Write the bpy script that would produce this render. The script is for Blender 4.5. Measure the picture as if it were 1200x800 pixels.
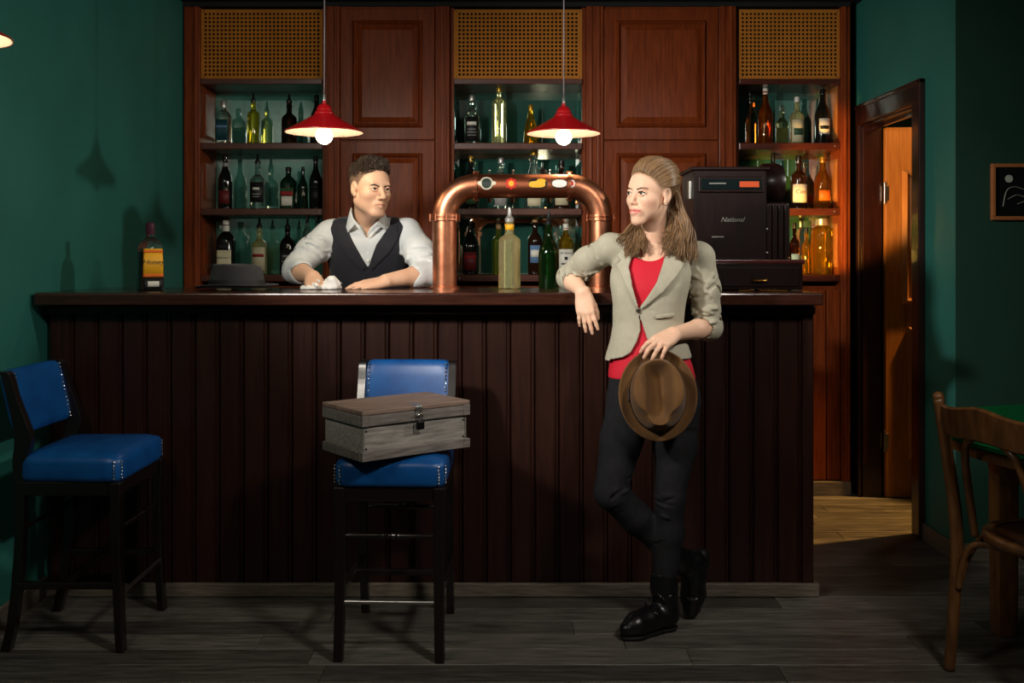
import bpy, math, random
import numpy as np
from mathutils import Vector, Matrix, Euler

# ---------------------------------------------------------------- scene reset
for _o in list(bpy.data.objects):
    bpy.data.objects.remove(_o, do_unlink=True)
SC = bpy.context.scene
COL = SC.collection
random.seed(7)
F_PX, CAM_H, HOR = 1167.0, 1.27, 300.0      # focal length in px, eye height, horizon row

# ---------------------------------------------------------------- camera
_cd = bpy.data.cameras.new('camera')
_cd.sensor_width = 36.0
_cd.lens = 36.0 * F_PX / 1200.0
_cd.shift_y = -(400.0 - HOR) / 1200.0
_cd.clip_start = 0.05
cam = bpy.data.objects.new('camera', _cd)
cam.location = (0, 0, CAM_H)
cam.rotation_euler = (math.radians(90), 0, 0)
COL.objects.link(cam)
SC.camera = cam

# ---------------------------------------------------------------- world
W = bpy.data.worlds.new('world')
SC.world = W
W.use_nodes = True
W.node_tree.nodes['Background'].inputs[0].default_value = (0.55, 0.75, 0.85, 1)
W.node_tree.nodes['Background'].inputs[1].default_value = 0.012

# ---------------------------------------------------------------- view
SC.view_settings.view_transform = 'Standard'
SC.view_settings.look = 'None'
SC.view_settings.gamma = 1.0
SC.view_settings.use_curve_mapping = False
SC.view_settings.exposure = 0.0

# ---------------------------------------------------------------- lights
def light(name, kind, loc, energy, color=(1, 1, 1), target=None, **kw):
    d = bpy.data.lights.new(name, kind)
    d.energy = energy
    d.color = color
    for k, v in kw.items():
        setattr(d, k, v)
    o = bpy.data.objects.new(name, d)
    o.location = loc
    if target is not None:
        o.rotation_euler = (Vector(target) - Vector(loc)).to_track_quat('-Z', 'Y').to_euler()
    COL.objects.link(o)
    return o
R = math.radians
# studio lamp by the left wall in front of the bar: the key on both people
light('key_lamp', 'SPOT', (-1.35, 1.95, 2.15), 285, (1.0, 0.95, 0.88), (0.12, 3.85, 1.50),
      spot_size=R(62), spot_blend=1.0, shadow_soft_size=0.08)
# lamp above the green games table, right of the frame
light('table_lamp_glow', 'SPOT', (2.75, 3.1, 2.3), 135, (1.0, 0.94, 0.84), (-1.6, 4.0, 1.5),
      spot_size=R(60), spot_blend=0.9, shadow_soft_size=0.07)
# added fill lights, out of view, brightening the back bar, floor and chest
light('fill_light', 'AREA', (-1.2, 1.2, 2.55), 13, (1.0, 0.9, 0.76), (0.5, 5.0, 1.9), shape='DISK', size=0.5, spread=R(120))
light('fill_light', 'AREA', (1.25, 1.2, 2.55), 13, (1.0, 0.92, 0.82), (-0.2, 3.3, 0.45), shape='DISK', size=0.4, spread=R(100))
# warm lamp of the back room, plus an added point brightening the door top
light('back_room_lamp', 'SPOT', (2.95, 4.95, 2.35), 460, (1.0, 0.50, 0.12), (1.5, 4.75, 0.0),
      spot_size=R(30), spot_blend=0.5, shadow_soft_size=0.04)
light('back_room_door_fill', 'POINT', (2.2, 4.97, 2.12), 6, (1.0, 0.55, 0.18), shadow_soft_size=0.05)
# added amber spot hidden behind the till, lighting the last shelf unit
light('till_amber_spot', 'SPOT', (1.14, 4.72, 1.26), 80, (1.0, 0.5, 0.08), (1.76, 5.48, 1.60),
      spot_size=R(54), spot_blend=0.3, shadow_soft_size=0.03)

# ---------------------------------------------------------------- maths helpers
def P(px, py, Y):
    return Vector(((px - 600.0) / F_PX * Y, Y, CAM_H - (py - HOR) / F_PX * Y))
def lin(c):
    return tuple((v / 12.92 if v <= 0.04045 else ((v + 0.055) / 1.055) ** 2.4) for v in c)
def rgb(r, g, b):
    return lin((r / 255.0, g / 255.0, b / 255.0))

# ---------------------------------------------------------------- materials
MATS = {}
def pmat(name, base, rough=0.5, metal=0.0, spec=0.5, coat=0.0, coat_rough=0.1, trans=0.0, ior=1.45,
         emit=None, emit_s=0.0, var=0.0, scale=8.0, stretch=(1, 1, 1), base2=None, bump=0.0,
         bump_scale=60.0, sss=0.0, attr=None, rnd=0.0, sheen=0.0, rough_var=0.0, coords='Object'):
    if name in MATS:
        return MATS[name]
    m = bpy.data.materials.new(name)
    m.use_nodes = True
    nt = m.node_tree
    N, L = nt.nodes, nt.links
    b = N['Principled BSDF']
    b.inputs['Base Color'].default_value = (*base, 1)
    b.inputs['Roughness'].default_value = rough
    b.inputs['Metallic'].default_value = metal
    b.inputs['Specular IOR Level'].default_value = spec
    b.inputs['Coat Weight'].default_value = coat
    b.inputs['Coat Roughness'].default_value = coat_rough
    b.inputs['Transmission Weight'].default_value = trans
    b.inputs['IOR'].default_value = ior
    b.inputs['Sheen Weight'].default_value = sheen
    if sss:
        b.inputs['Subsurface Weight'].default_value = sss
        b.inputs['Subsurface Radius'].default_value = (1.0, 0.35, 0.2)
        b.inputs['Subsurface Scale'].default_value = 0.006
    if emit is not None:
        b.inputs['Emission Color'].default_value = (*emit, 1)
        b.inputs['Emission Strength'].default_value = emit_s
    tc = N.new('ShaderNodeTexCoord')
    mp = N.new('ShaderNodeMapping')
    mp.inputs['Scale'].default_value = stretch
    L.new(tc.outputs[coords], mp.inputs['Vector'])
    col_out = None
    if attr:
        a = N.new('ShaderNodeAttribute')
        a.attribute_name = attr
        col_out = a.outputs['Color']
    if var or base2 is not None:
        nz = N.new('ShaderNodeTexNoise')
        nz.inputs['Scale'].default_value = scale
        nz.inputs['Detail'].default_value = 6
        nz.inputs['Roughness'].default_value = 0.62
        if rnd:
            oi = N.new('ShaderNodeObjectInfo')
            ad = N.new('ShaderNodeVectorMath'); ad.operation = 'ADD'
            sc = N.new('ShaderNodeVectorMath'); sc.operation = 'SCALE'
            cb = N.new('ShaderNodeCombineXYZ')
            for i in range(3):
                L.new(oi.outputs['Random'], cb.inputs[i])
            L.new(cb.outputs[0], sc.inputs[0]); sc.inputs['Scale'].default_value = 37.0
            L.new(mp.outputs[0], ad.inputs[0]); L.new(sc.outputs[0], ad.inputs[1])
            L.new(ad.outputs[0], nz.inputs['Vector'])
        else:
            L.new(mp.outputs[0], nz.inputs['Vector'])
        cr = N.new('ShaderNodeValToRGB')
        cr.color_ramp.elements[0].position = 0.3
        cr.color_ramp.elements[1].position = 0.72
        lo = base2 if base2 is not None else tuple(c * (1 - var) for c in base)
        hi = base if base2 is not None else tuple(min(1, c * (1 + var)) for c in base)
        cr.color_ramp.elements[0].color = (*lo, 1)
        cr.color_ramp.elements[1].color = (*hi, 1)
        L.new(nz.outputs['Fac'], cr.inputs['Fac'])
        if col_out is None:
            col_out = cr.outputs['Color']
        else:
            mx = N.new('ShaderNodeMix'); mx.data_type = 'RGBA'; mx.blend_type = 'MULTIPLY'
            mx.inputs['Factor'].default_value = 1.0
            L.new(col_out, mx.inputs['A']); L.new(cr.outputs['Color'], mx.inputs['B'])
            col_out = mx.outputs['Result']
        if rough_var:
            mr = N.new('ShaderNodeMapRange')
            mr.inputs['To Min'].default_value = max(0, rough - rough_var)
            mr.inputs['To Max'].default_value = min(1, rough + rough_var)
            L.new(nz.outputs['Fac'], mr.inputs['Value'])
            L.new(mr.outputs[0], b.inputs['Roughness'])
    if rnd and col_out is not None:
        oi2 = N.new('ShaderNodeObjectInfo')
        mr2 = N.new('ShaderNodeMapRange')
        mr2.inputs['To Min'].default_value = 1 - rnd
        mr2.inputs['To Max'].default_value = 1 + rnd
        L.new(oi2.outputs['Random'], mr2.inputs['Value'])
        hs = N.new('ShaderNodeHueSaturation')
        L.new(mr2.outputs[0], hs.inputs['Value'])
        L.new(col_out, hs.inputs['Color'])
        col_out = hs.outputs['Color']
    if col_out is not None:
        L.new(col_out, b.inputs['Base Color'])
    if bump:
        n2 = N.new('ShaderNodeTexNoise')
        n2.inputs['Scale'].default_value = bump_scale
        n2.inputs['Detail'].default_value = 4
        L.new(mp.outputs[0], n2.inputs['Vector'])
        bp = N.new('ShaderNodeBump')
        bp.inputs['Strength'].default_value = bump
        bp.inputs['Distance'].default_value = 0.004
        L.new(n2.outputs['Fac'], bp.inputs['Height'])
        L.new(bp.outputs[0], b.inputs['Normal'])
    MATS[name] = m
    return m

M = {}
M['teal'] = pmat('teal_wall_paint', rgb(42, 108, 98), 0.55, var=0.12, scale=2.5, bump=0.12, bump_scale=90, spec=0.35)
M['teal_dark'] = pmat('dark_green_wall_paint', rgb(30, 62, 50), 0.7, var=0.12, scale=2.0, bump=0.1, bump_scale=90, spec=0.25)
M['black_ceiling'] = pmat('black_ceiling_paint', rgb(16, 20, 22), 0.8)
M['mahog'] = pmat('mahogany_varnish', rgb(134, 62, 26), 0.42, base2=rgb(92, 38, 16), scale=7, stretch=(9, 9, 0.8), coat=0.05, coat_rough=0.2, spec=0.14, bump=0.05, bump_scale=30)
M['mahog_h'] = pmat('mahogany_varnish_across', rgb(92, 40, 24), 0.35, base2=rgb(58, 24, 15), scale=7, stretch=(0.8, 9, 9), coat=0.4, coat_rough=0.2, bump=0.05, bump_scale=30)
M['side_wood_lit'] = pmat('amber_lit_side_panel', rgb(176, 116, 62), 0.35, base2=rgb(140, 84, 42), scale=7, stretch=(9, 9, 0.8), coat=0.3, coat_rough=0.15)  # lighter than the mahogany: amber light put into the wood colour
M['board'] = pmat('dark_stained_board', rgb(50, 27, 20), 0.36, base2=rgb(32, 16, 12), scale=6, stretch=(12, 12, 0.7), coat=0.1, coat_rough=0.25, spec=0.35, rnd=0.14, bump=0.06, bump_scale=40)
M['worktop'] = pmat('dark_bar_top_wood', rgb(70, 38, 27), 0.24, base2=rgb(40, 20, 15), scale=6, stretch=(0.7, 11, 11), coat=0.5, coat_rough=0.12, bump=0.04, bump_scale=30)
M['grey_oak'] = pmat('grey_oak_skirting', rgb(126, 116, 102), 0.5, base2=rgb(72, 64, 56), scale=9, stretch=(1.2, 16, 16), bump=0.15, bump_scale=30)
M['plank'] = pmat('grey_laminate_plank', rgb(112, 108, 100), 0.42, base2=rgb(54, 52, 50), scale=5, stretch=(1.3, 12, 12), rnd=0.45, bump=0.1, bump_scale=25, rough_var=0.12)
M['cane'] = pmat('tan_perforated_board', rgb(176, 112, 40), 0.7, var=0.12, scale=6, spec=0.2)
M['black'] = pmat('black_void', rgb(8, 7, 7), 0.9)
M['dark_frame'] = pmat('dark_door_casing', rgb(52, 24, 20), 0.3, base2=rgb(32, 14, 12), scale=7, stretch=(9, 9, 0.8), coat=0.4, coat_rough=0.15)
M['door_wood'] = pmat('oak_door_veneer', rgb(176, 116, 56), 0.42, base2=rgb(140, 84, 38), scale=7, stretch=(11, 11, 0.7), coat=0.2)
M['chrome'] = pmat('polished_chrome', (0.78, 0.78, 0.77), 0.16, 1.0)
M['steel'] = pmat('brushed_steel', (0.55, 0.54, 0.52), 0.32, 1.0)
M['brass'] = pmat('aged_brass', rgb(190, 140, 62), 0.3, 1.0)
M['copper'] = pmat('brushed_copper', rgb(212, 146, 112), 0.36, 1.0, base2=rgb(188, 116, 84), scale=5, stretch=(6, 6, 6), rough_var=0.06)
M['copper_dark'] = pmat('tarnished_copper', rgb(166, 98, 70), 0.4, 1.0)
M['black_wood'] = pmat('black_lacquered_wood', rgb(22, 16, 15), 0.28, coat=0.35, coat_rough=0.15)
M['blue_leather'] = pmat('blue_leather', rgb(16, 84, 150), 0.36, base2=rgb(9, 62, 122), scale=10, bump=0.1, bump_scale=180, spec=0.5)
M['old_wood'] = pmat('weathered_grey_wood', rgb(164, 160, 152), 0.7, base2=rgb(104, 100, 96), scale=8, stretch=(1.4, 13, 13), bump=0.25, bump_scale=30)
M['old_wood_lid'] = pmat('weathered_lid_wood', rgb(140, 118, 104), 0.6, base2=rgb(90, 72, 64), scale=5, stretch=(1.6, 9, 9), bump=0.2, bump_scale=30)
M['old_wood_dark'] = pmat('weathered_dark_trim', rgb(128, 122, 116), 0.7, base2=rgb(78, 72, 68), scale=8, stretch=(1.4, 13, 13), bump=0.25, bump_scale=30)
M['iron'] = pmat('dark_iron', rgb(40, 38, 38), 0.4, 0.9)
M['red_enamel'] = pmat('red_enamel', rgb(150, 14, 20), 0.3, coat=0.4, coat_rough=0.08)
M['white_enamel'] = pmat('cream_enamel', rgb(232, 226, 206), 0.4)
M['bulb'] = pmat('lit_bulb', (1, 0.9, 0.7), 0.3, emit=(1.0, 0.84, 0.58), emit_s=14)
M['felt_green'] = pmat('green_felt', rgb(14, 104, 56), 1.0, var=0.15, scale=40, spec=0.05)
M['bentwood'] = pmat('worn_bentwood', rgb(122, 82, 44), 0.36, base2=rgb(76, 46, 24), scale=7, stretch=(5, 5, 1.2), coat=0.3, coat_rough=0.2)
M['seat_wood'] = pmat('dark_seat_ply', rgb(84, 50, 32), 0.35, base2=rgb(50, 28, 18), scale=6, coat=0.3)
M['hat_grey'] = pmat('grey_felt', rgb(50, 50, 52), 0.9, var=0.12, scale=60, sheen=0.1, bump=0.08, bump_scale=300)
M['hat_band'] = pmat('black_ribbon', rgb(26, 26, 28), 0.6)
M['hat_brown'] = pmat('brown_felt', rgb(116, 80, 38), 0.85, base2=rgb(92, 60, 27), scale=14, sheen=0.1, bump=0.06, bump_scale=300)
M['hat_brown_band'] = pmat('dark_brown_ribbon', rgb(42, 28, 18), 0.6)
M['white_cloth'] = pmat('white_cotton', rgb(226, 224, 218), 0.85, var=0.05, scale=20)
M['till'] = pmat('dark_till_wood', rgb(34, 16, 14), 0.34, base2=rgb(18, 8, 8), scale=7, stretch=(10, 10, 0.8), coat=0.08, coat_rough=0.15, spec=0.3)
M['till_trim'] = pmat('till_red_edge', rgb(74, 28, 26), 0.25, coat=0.5)
M['till_glass'] = pmat('till_window', rgb(20, 30, 32), 0.12, spec=0.6)
M['orange_flag'] = pmat('orange_flag', rgb(206, 78, 30), 0.5)
M['silver_print'] = pmat('silver_lettering', rgb(132, 132, 126), 0.45, 0.2)

# smoked mirror glass at the back of the shelves
def mirror_mat(fac=0.45, nm='green_tinted_mirror'):
    m = bpy.data.materials.new(nm)
    m.use_nodes = True
    nt = m.node_tree
    N, L = nt.nodes, nt.links
    N.remove(N['Principled BSDF'])
    out = [n for n in N if n.type == 'OUTPUT_MATERIAL'][0]
    g = N.new('ShaderNodeBsdfGlossy'); g.inputs['Roughness'].default_value = 0.015
    g.inputs['Color'].default_value = (0.72, 0.86, 0.82, 1)
    d = N.new('ShaderNodeBsdfDiffuse'); d.inputs['Color'].default_value = (*rgb(84, 158, 142), 1)
    mx = N.new('ShaderNodeMixShader'); mx.inputs[0].default_value = fac
    L.new(d.outputs[0], mx.inputs[1]); L.new(g.outputs[0], mx.inputs[2])
    L.new(mx.outputs[0], out.inputs[0])
    return m
M['mirror'] = mirror_mat()
M['mirror_dark'] = mirror_mat(0.78, 'smoked_mirror')
M['mirror_clear'] = pmat('silvered_mirror', (0.62, 0.68, 0.68), 0.02, 1.0)

# ---------------------------------------------------------------- mesh builder
class MB:
    def __init__(s):
        s.v, s.f = [], []
    def add(s, vs, fs):
        o = len(s.v)
        s.v += [tuple(p) for p in vs]
        s.f += [tuple(o + i for i in f) for f in fs]
        return s
    def box(s, x0, x1, y0, y1, z0, z1):
        return s.add([(x0, y0, z0), (x1, y0, z0), (x1, y1, z0), (x0, y1, z0), (x0, y0, z1), (x1, y0, z1), (x1, y1, z1), (x0, y1, z1)],
                     [(0, 3, 2, 1), (4, 5, 6, 7), (0, 1, 5, 4), (1, 2, 6, 5), (2, 3, 7, 6), (3, 0, 4, 7)])
    def hexa(s, b, t):      # 4 bottom and 4 top points
        return s.add(list(b) + list(t), [(0, 3, 2, 1), (4, 5, 6, 7), (0, 1, 5, 4), (1, 2, 6, 5), (2, 3, 7, 6), (3, 0, 4, 7)])
    def lathe(s, prof, c=(0, 0, 0), n=24, axis='z', fr=None, close=True):
        vs, fs = [], []
        for r, z in prof:
            for i in range(n):
                a = 2 * math.pi * i / n
                k = fr(a, z) if fr else 1.0
                x, y = r * k * math.cos(a), r * k * math.sin(a)
                p = {'z': (x, y, z), 'y': (x, z, -y), 'x': (z, x, y)}[axis]
                vs.append((c[0] + p[0], c[1] + p[1], c[2] + p[2]))
        m = len(prof)
        for j in range(m - 1):
            for i in range(n):
                k = (i + 1) % n
                fs.append((j * n + i, j * n + k, (j + 1) * n + k, (j + 1) * n + i))
        if close:
            fs.append(tuple(reversed(range(n))))
            fs.append(tuple(range((m - 1) * n, m * n)))
        return s.add(vs, fs)
    def tube(s, pts, rad, n=10, caps=True, flat=1.0, up=None):
        pts = [Vector(p) for p in pts]
        m = len(pts)
        rr = rad if isinstance(rad, (list, tuple)) else [rad] * m
        vs, fs = [], []
        prev = None
        for j, p in enumerate(pts):
            t = (pts[min(j + 1, m - 1)] - pts[max(j - 1, 0)])
            if t.length < 1e-9:
                t = Vector((0, 0, 1))
            t.normalize()
            if prev is None:
                u = Vector(up) if up else (Vector((0, 0, 1)) if abs(t.z) < 0.9 else Vector((1, 0, 0)))
            else:
                u = prev
            u = u - t * u.dot(t)
            if u.length < 1e-6:
                u = t.orthogonal()
            u.normalize()
            prev = u
            w = t.cross(u)
            for i in range(n):
                a = 2 * math.pi * i / n
                vs.append(p + u * (rr[j] * flat * math.cos(a)) + w * (rr[j] * math.sin(a)))
        for j in range(m - 1):
            for i in range(n):
                k = (i + 1) % n
                fs.append((j * n + i, j * n + k, (j + 1) * n + k, (j + 1) * n + i))
        if caps:
            fs.append(tuple(reversed(range(n))))
            fs.append(tuple(range((m - 1) * n, m * n)))
        return s.add(vs, fs)
    def sqtube(s, pts, wx, wy):      # square bar through points, section axes X and Y (wx, wy lists or numbers)
        vs, fs = [], []
        m = len(pts)
        for j, p in enumerate(pts):
            a = (wx[j] if isinstance(wx, (list, tuple)) else wx) / 2
            b = (wy[j] if isinstance(wy, (list, tuple)) else wy) / 2
            for dx, dy in ((-a, -b), (a, -b), (a, b), (-a, b)):
                vs.append((p[0] + dx, p[1] + dy, p[2]))
        for j in range(m - 1):
            for i in range(4):
                k = (i + 1) % 4
                fs.append((j * 4 + i, j * 4 + k, (j + 1) * 4 + k, (j + 1) * 4 + i))
        fs.append((3, 2, 1, 0)); fs.append(tuple(range((m - 1) * 4, m * 4)))
        return s.add(vs, fs)
    def prism(s, poly, y0, y1, plane='xz'):
        n = len(poly)
        def mk(p, d):
            return (p[0], d, p[1]) if plane == 'xz' else ((p[0], p[1], d) if plane == 'xy' else (d, p[0], p[1]))
        vs = [mk(p, y0) for p in poly] + [mk(p, y1) for p in poly]
        fs = [tuple(range(n)), tuple(reversed(range(n, 2 * n)))]
        for i in range(n):
            k = (i + 1) % n
            fs.append((i, i + n, k + n, k))
        return s.add(vs, fs)
    def ball(s, c, r, n=12, m=8, sc=(1, 1, 1)):
        prof = [(max(1e-4, r * math.sin(math.pi * j / m)), -r * math.cos(math.pi * j / m)) for j in range(m + 1)]
        vs, fs = [], []
        for rr, z in prof:
            for i in range(n):
                a = 2 * math.pi * i / n
                vs.append((c[0] + rr * math.cos(a) * sc[0], c[1] + rr * math.sin(a) * sc[1], c[2] + z * sc[2]))
        for j in range(m):
            for i in range(n):
                k = (i + 1) % n
                fs.append((j * n + i, j * n + k, (j + 1) * n + k, (j + 1) * n + i))
        return s.add(vs, fs)
    def grid(s, fn, nu, nv, closed_u=False):
        vs = [fn(i, j) for j in range(nv) for i in range(nu)]
        fs = []
        for j in range(nv - 1):
            for i in range(nu if closed_u else nu - 1):
                k = (i + 1) % nu
                fs.append((j * nu + i, j * nu + k, (j + 1) * nu + k, (j + 1) * nu + i))
        return s.add(vs, fs)
    def build(s, name, mat, parent=None, smooth=False, bevel=0.0, segs=2, angle=30, matrix=None, subsurf=0):
        me = bpy.data.meshes.new(name)
        me.from_pydata(s.v, [], s.f)
        me.update()
        if mat is not None:
            me.materials.append(mat)
        import bmesh
        bm = bmesh.new(); bm.from_mesh(me)
        bmesh.ops.recalc_face_normals(bm, faces=bm.faces[:])
        bm.to_mesh(me); bm.free()
        o = bpy.data.objects.new(name, me)
        COL.objects.link(o)
        if matrix is not None:
            o.matrix_world = matrix
        if parent is not None:
            o.parent = parent
            if parent.name in WORLD:
                o.matrix_parent_inverse = WORLD[parent.name]
        if smooth:
            me.polygons.foreach_set('use_smooth', [True] * len(me.polygons))
            if smooth == 'auto':
                try:
                    me.set_sharp_from_angle(angle=math.radians(angle + 8))
                except Exception:
                    pass
        if bevel:
            bv = o.modifiers.new('bevel', 'BEVEL')
            bv.width = bevel; bv.segments = segs; bv.limit_method = 'ANGLE'; bv.angle_limit = math.radians(angle)
        if subsurf:
            ss = o.modifiers.new('subsurf', 'SUBSURF'); ss.levels = subsurf; ss.render_levels = subsurf
        return o
WORLD = {}          # empties whose parts are modelled in world coordinates
def thing(name, label, cat, loc, group=None, kind=None):
    o = empty(name, label, cat, loc, 0.0, group, kind)
    WORLD[o.name] = Matrix.Translation(-Vector(loc))
    return o
def empty(name, label=None, cat=None, loc=(0, 0, 0), rz=0.0, group=None, kind=None):
    o = bpy.data.objects.new(name, None)
    o.empty_display_size = 0.1
    o.location = loc
    o.rotation_euler = (0, 0, rz)
    COL.objects.link(o)
    return tag(o, label, cat, group, kind)
def tag(o, label=None, cat=None, group=None, kind=None):
    if label: o['label'] = label
    if cat: o['category'] = cat
    if group: o['group'] = group
    if kind: o['kind'] = kind
    return o
def copy_tree(o, parent=None):
    c = o.copy()
    COL.objects.link(c)
    if parent is not None:
        c.parent = parent
    for ch in o.children:
        copy_tree(ch, c)
    return c
def arc(c, r, a0, a1, n, plane='xz'):
    out = []
    for i in range(n + 1):
        a = math.radians(a0 + (a1 - a0) * i / n)
        u, w = r * math.cos(a), r * math.sin(a)
        if plane == 'xz': out.append((c[0] + u, c[1], c[2] + w))
        elif plane == 'yz': out.append((c[0], c[1] + u, c[2] + w))
        else: out.append((c[0] + u, c[1] + w, c[2]))
    return out
def spline(pts, n=8):
    pts = [Vector(p) for p in pts]
    out = []
    m = len(pts)
    for i in range(m - 1):
        p0, p1, p2, p3 = pts[max(i - 1, 0)], pts[i], pts[i + 1], pts[min(i + 2, m - 1)]
        for k in range(n):
            t = k / n
            out.append(0.5 * ((2 * p1) + (p2 - p0) * t + (2 * p0 - 5 * p1 + 4 * p2 - p3) * t * t + (3 * p1 - p0 - 3 * p2 + p3) * t ** 3))
    out.append(pts[-1])
    return out
_TXT = {}
def text_obj(body, size, mat, parent, loc, fn=None, depth=0.0006, shear=0.0, name='lettering', bold=0.0, align='CENTER'):
    cu = bpy.data.curves.new('txt', 'FONT')
    cu.body = body; cu.size = size; cu.extrude = depth; cu.align_x = align; cu.align_y = 'CENTER'; cu.shear = shear
    cu.offset = bold; cu.resolution_u = 3
    t = bpy.data.objects.new('txt', cu)
    COL.objects.link(t)
    dg = bpy.context.evaluated_depsgraph_get()
    me = bpy.data.meshes.new_from_object(t.evaluated_get(dg))
    bpy.data.objects.remove(t, do_unlink=True)
    for v in me.vertices:       # text is written in x (right), y (up); lay it on the xz plane facing -y
        x, y, z = v.co
        p = fn(x, y, z) if fn else (x, -z, y)
        v.co = (p[0] + loc[0], p[1] + loc[1], p[2] + loc[2])
    me.materials.clear(); me.materials.append(mat)
    me.update()
    o = bpy.data.objects.new(name, me)
    COL.objects.link(o)
    o.parent = parent
    if parent.name in WORLD:
        o.matrix_parent_inverse = WORLD[parent.name]
    return o
# ================================================================ the setting
WL, WR = -1.75, 1.85                # left wall, right wall with the door
YB = 5.62                           # wall behind the back bar
CEIL = 2.62
YP = 4.15                           # wall with the picture
DY0, DY1, DZ = 4.55, 5.27, 1.97     # door opening
def struct(o):
    o['kind'] = 'structure'
    return o
# floor: sub floor slab and laid planks
fl = struct(MB().box(-1.9, 4.2, -2.6, 6.6, -0.08, -0.012).build('floor', M['black']))
pw = 0.125
rng = random.Random(3)
row = 0
y = 2.72
while y < 5.7:
    x = -1.75 - rng.random() * 0.9
    xmax = 4.0 if y < YP - pw else 3.4
    while x < xmax:
        ln = rng.choice((0.95, 1.2, 1.2, 1.4))
        x0, x1 = max(x, -1.748), min(x + ln, xmax)
        if x1 - x0 > 0.05:
            dz = rng.uniform(-0.0006, 0.0006)
            MB().box(x0 + 0.0008, x1 - 0.0008, y + 0.0008, y + pw - 0.0008, -0.012, dz).build('plank', M['plank'], fl, bevel=0.0015, segs=1)
        x += ln
    y += pw
    row += 1
# near floor before the camera: plain planks in the same laminate, one strip per row
y = 2.72 - pw
while y > -2.5:
    x = -1.75 - rng.random() * 0.8
    while x < 4.0:
        x0, x1 = max(x, -1.748), min(x + 1.6, 4.0)
        if y > 1.9 and x1 - x0 > 0.05:
            MB().box(x0 + 0.0008, x1 - 0.0008, y + 0.0008, y + pw - 0.0008, -0.012, 0).build('plank', M['plank'], fl, bevel=0.0015, segs=1)
        x += 1.6
    y -= pw
MB().box(-1.748, 4.0, -2.5, 1.97, -0.012, 0).build('plank_field', M['plank'], fl)
struct(MB().box(-1.9, 4.2, -2.6, 6.6, CEIL, CEIL + 0.1).build('ceiling', M['black_ceiling']))
struct(MB().box(WL - 0.12, WL, -2.6, 5.74, 0, CEIL).build('wall_left', M['teal']))
struct(MB().box(WL, WR, YB, YB + 0.12, 0, CEIL).build('wall_back', M['teal']))
# right wall with the door opening
wr = MB()
wr.box(WR, WR + 0.1, YP + 0.004, DY0, 0, CEIL)
wr.box(WR, WR + 0.1, DY0, DY1, DZ, CEIL)
wr.box(WR, WR + 0.1, DY1, 6.5, 0, CEIL)
struct(wr.build('wall_right', M['teal']))
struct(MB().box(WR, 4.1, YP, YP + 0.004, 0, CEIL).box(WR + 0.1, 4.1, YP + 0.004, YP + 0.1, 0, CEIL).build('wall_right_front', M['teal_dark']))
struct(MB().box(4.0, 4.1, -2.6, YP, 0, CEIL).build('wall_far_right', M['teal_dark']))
struct(MB().box(-1.9, 4.2, -2.6, -2.5, 0, CEIL).build('wall_behind', M['teal']))
# room behind the door
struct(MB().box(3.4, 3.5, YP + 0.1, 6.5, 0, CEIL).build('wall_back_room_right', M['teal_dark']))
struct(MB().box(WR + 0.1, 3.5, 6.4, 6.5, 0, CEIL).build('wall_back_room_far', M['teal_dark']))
# skirting boards
struct(MB().box(WL, WL + 0.015, -2.4, 3.72, 0, 0.075).build('baseboard_left', M['grey_oak'], bevel=0.004))
struct(MB().box(WR - 0.015, WR, YP - 0.015, DY0 - 0.09, 0, 0.075).build('baseboard_right', M['grey_oak'], bevel=0.004))
struct(MB().box(WR - 0.015, 4.0, YP - 0.015, YP, 0, 0.075).build('baseboard_front_right', M['grey_oak'], bevel=0.004))
# door casing (trim) and jamb lining
tr = empty('trim_1', kind='structure')
def casing_profile(name, pts0, pts1):
    return MB().hexa(pts0, pts1).build(name, M['dark_frame'], tr, bevel=0.006, segs=3)
cw = 0.085
MB().box(WR - 0.022, WR, DY0 - cw, DY0 + 0.012, 0, DZ + cw).build('casing_post', M['dark_frame'], tr, bevel=0.008, segs=3)
MB().box(WR - 0.022, WR, DY1 - 0.012, DY1 + 0.03, 0, DZ + cw).build('casing_post', M['dark_frame'], tr, bevel=0.008, segs=3)
MB().box(WR - 0.024, WR, DY0 - cw, DY1 + 0.03, DZ - 0.012, DZ + cw).build('casing_head', M['dark_frame'], tr, bevel=0.008, segs=3)
MB().box(WR - 0.03, WR, DY0 - cw - 0.01, DY0 - cw + 0.014, 0, DZ + cw + 0.012).build('casing_bead', M['dark_frame'], tr, bevel=0.006)
MB().box(WR - 0.03, WR, DY0 - cw - 0.01, DY1 + 0.03, DZ + cw - 0.012, DZ + cw + 0.012).build('casing_bead', M['dark_frame'], tr, bevel=0.006)
MB().box(WR, WR + 0.1, DY1 - 0.02, DY1, 0, DZ).build('jamb', M['dark_frame'], tr, bevel=0.002)
MB().box(WR, WR + 0.1, DY0, DY0 + 0.02, 0, DZ).build('jamb', M['dark_frame'], tr, bevel=0.002)
MB().box(WR, WR + 0.1, DY0, DY1, DZ - 0.02, DZ).build('jamb_head', M['dark_frame'], tr, bevel=0.002)
MB().box(WR + 0.045, WR + 0.06, DY0 + 0.02, DY1 - 0.02, DZ - 0.035, DZ - 0.02).build('stop', M['dark_frame'], tr)
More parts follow.
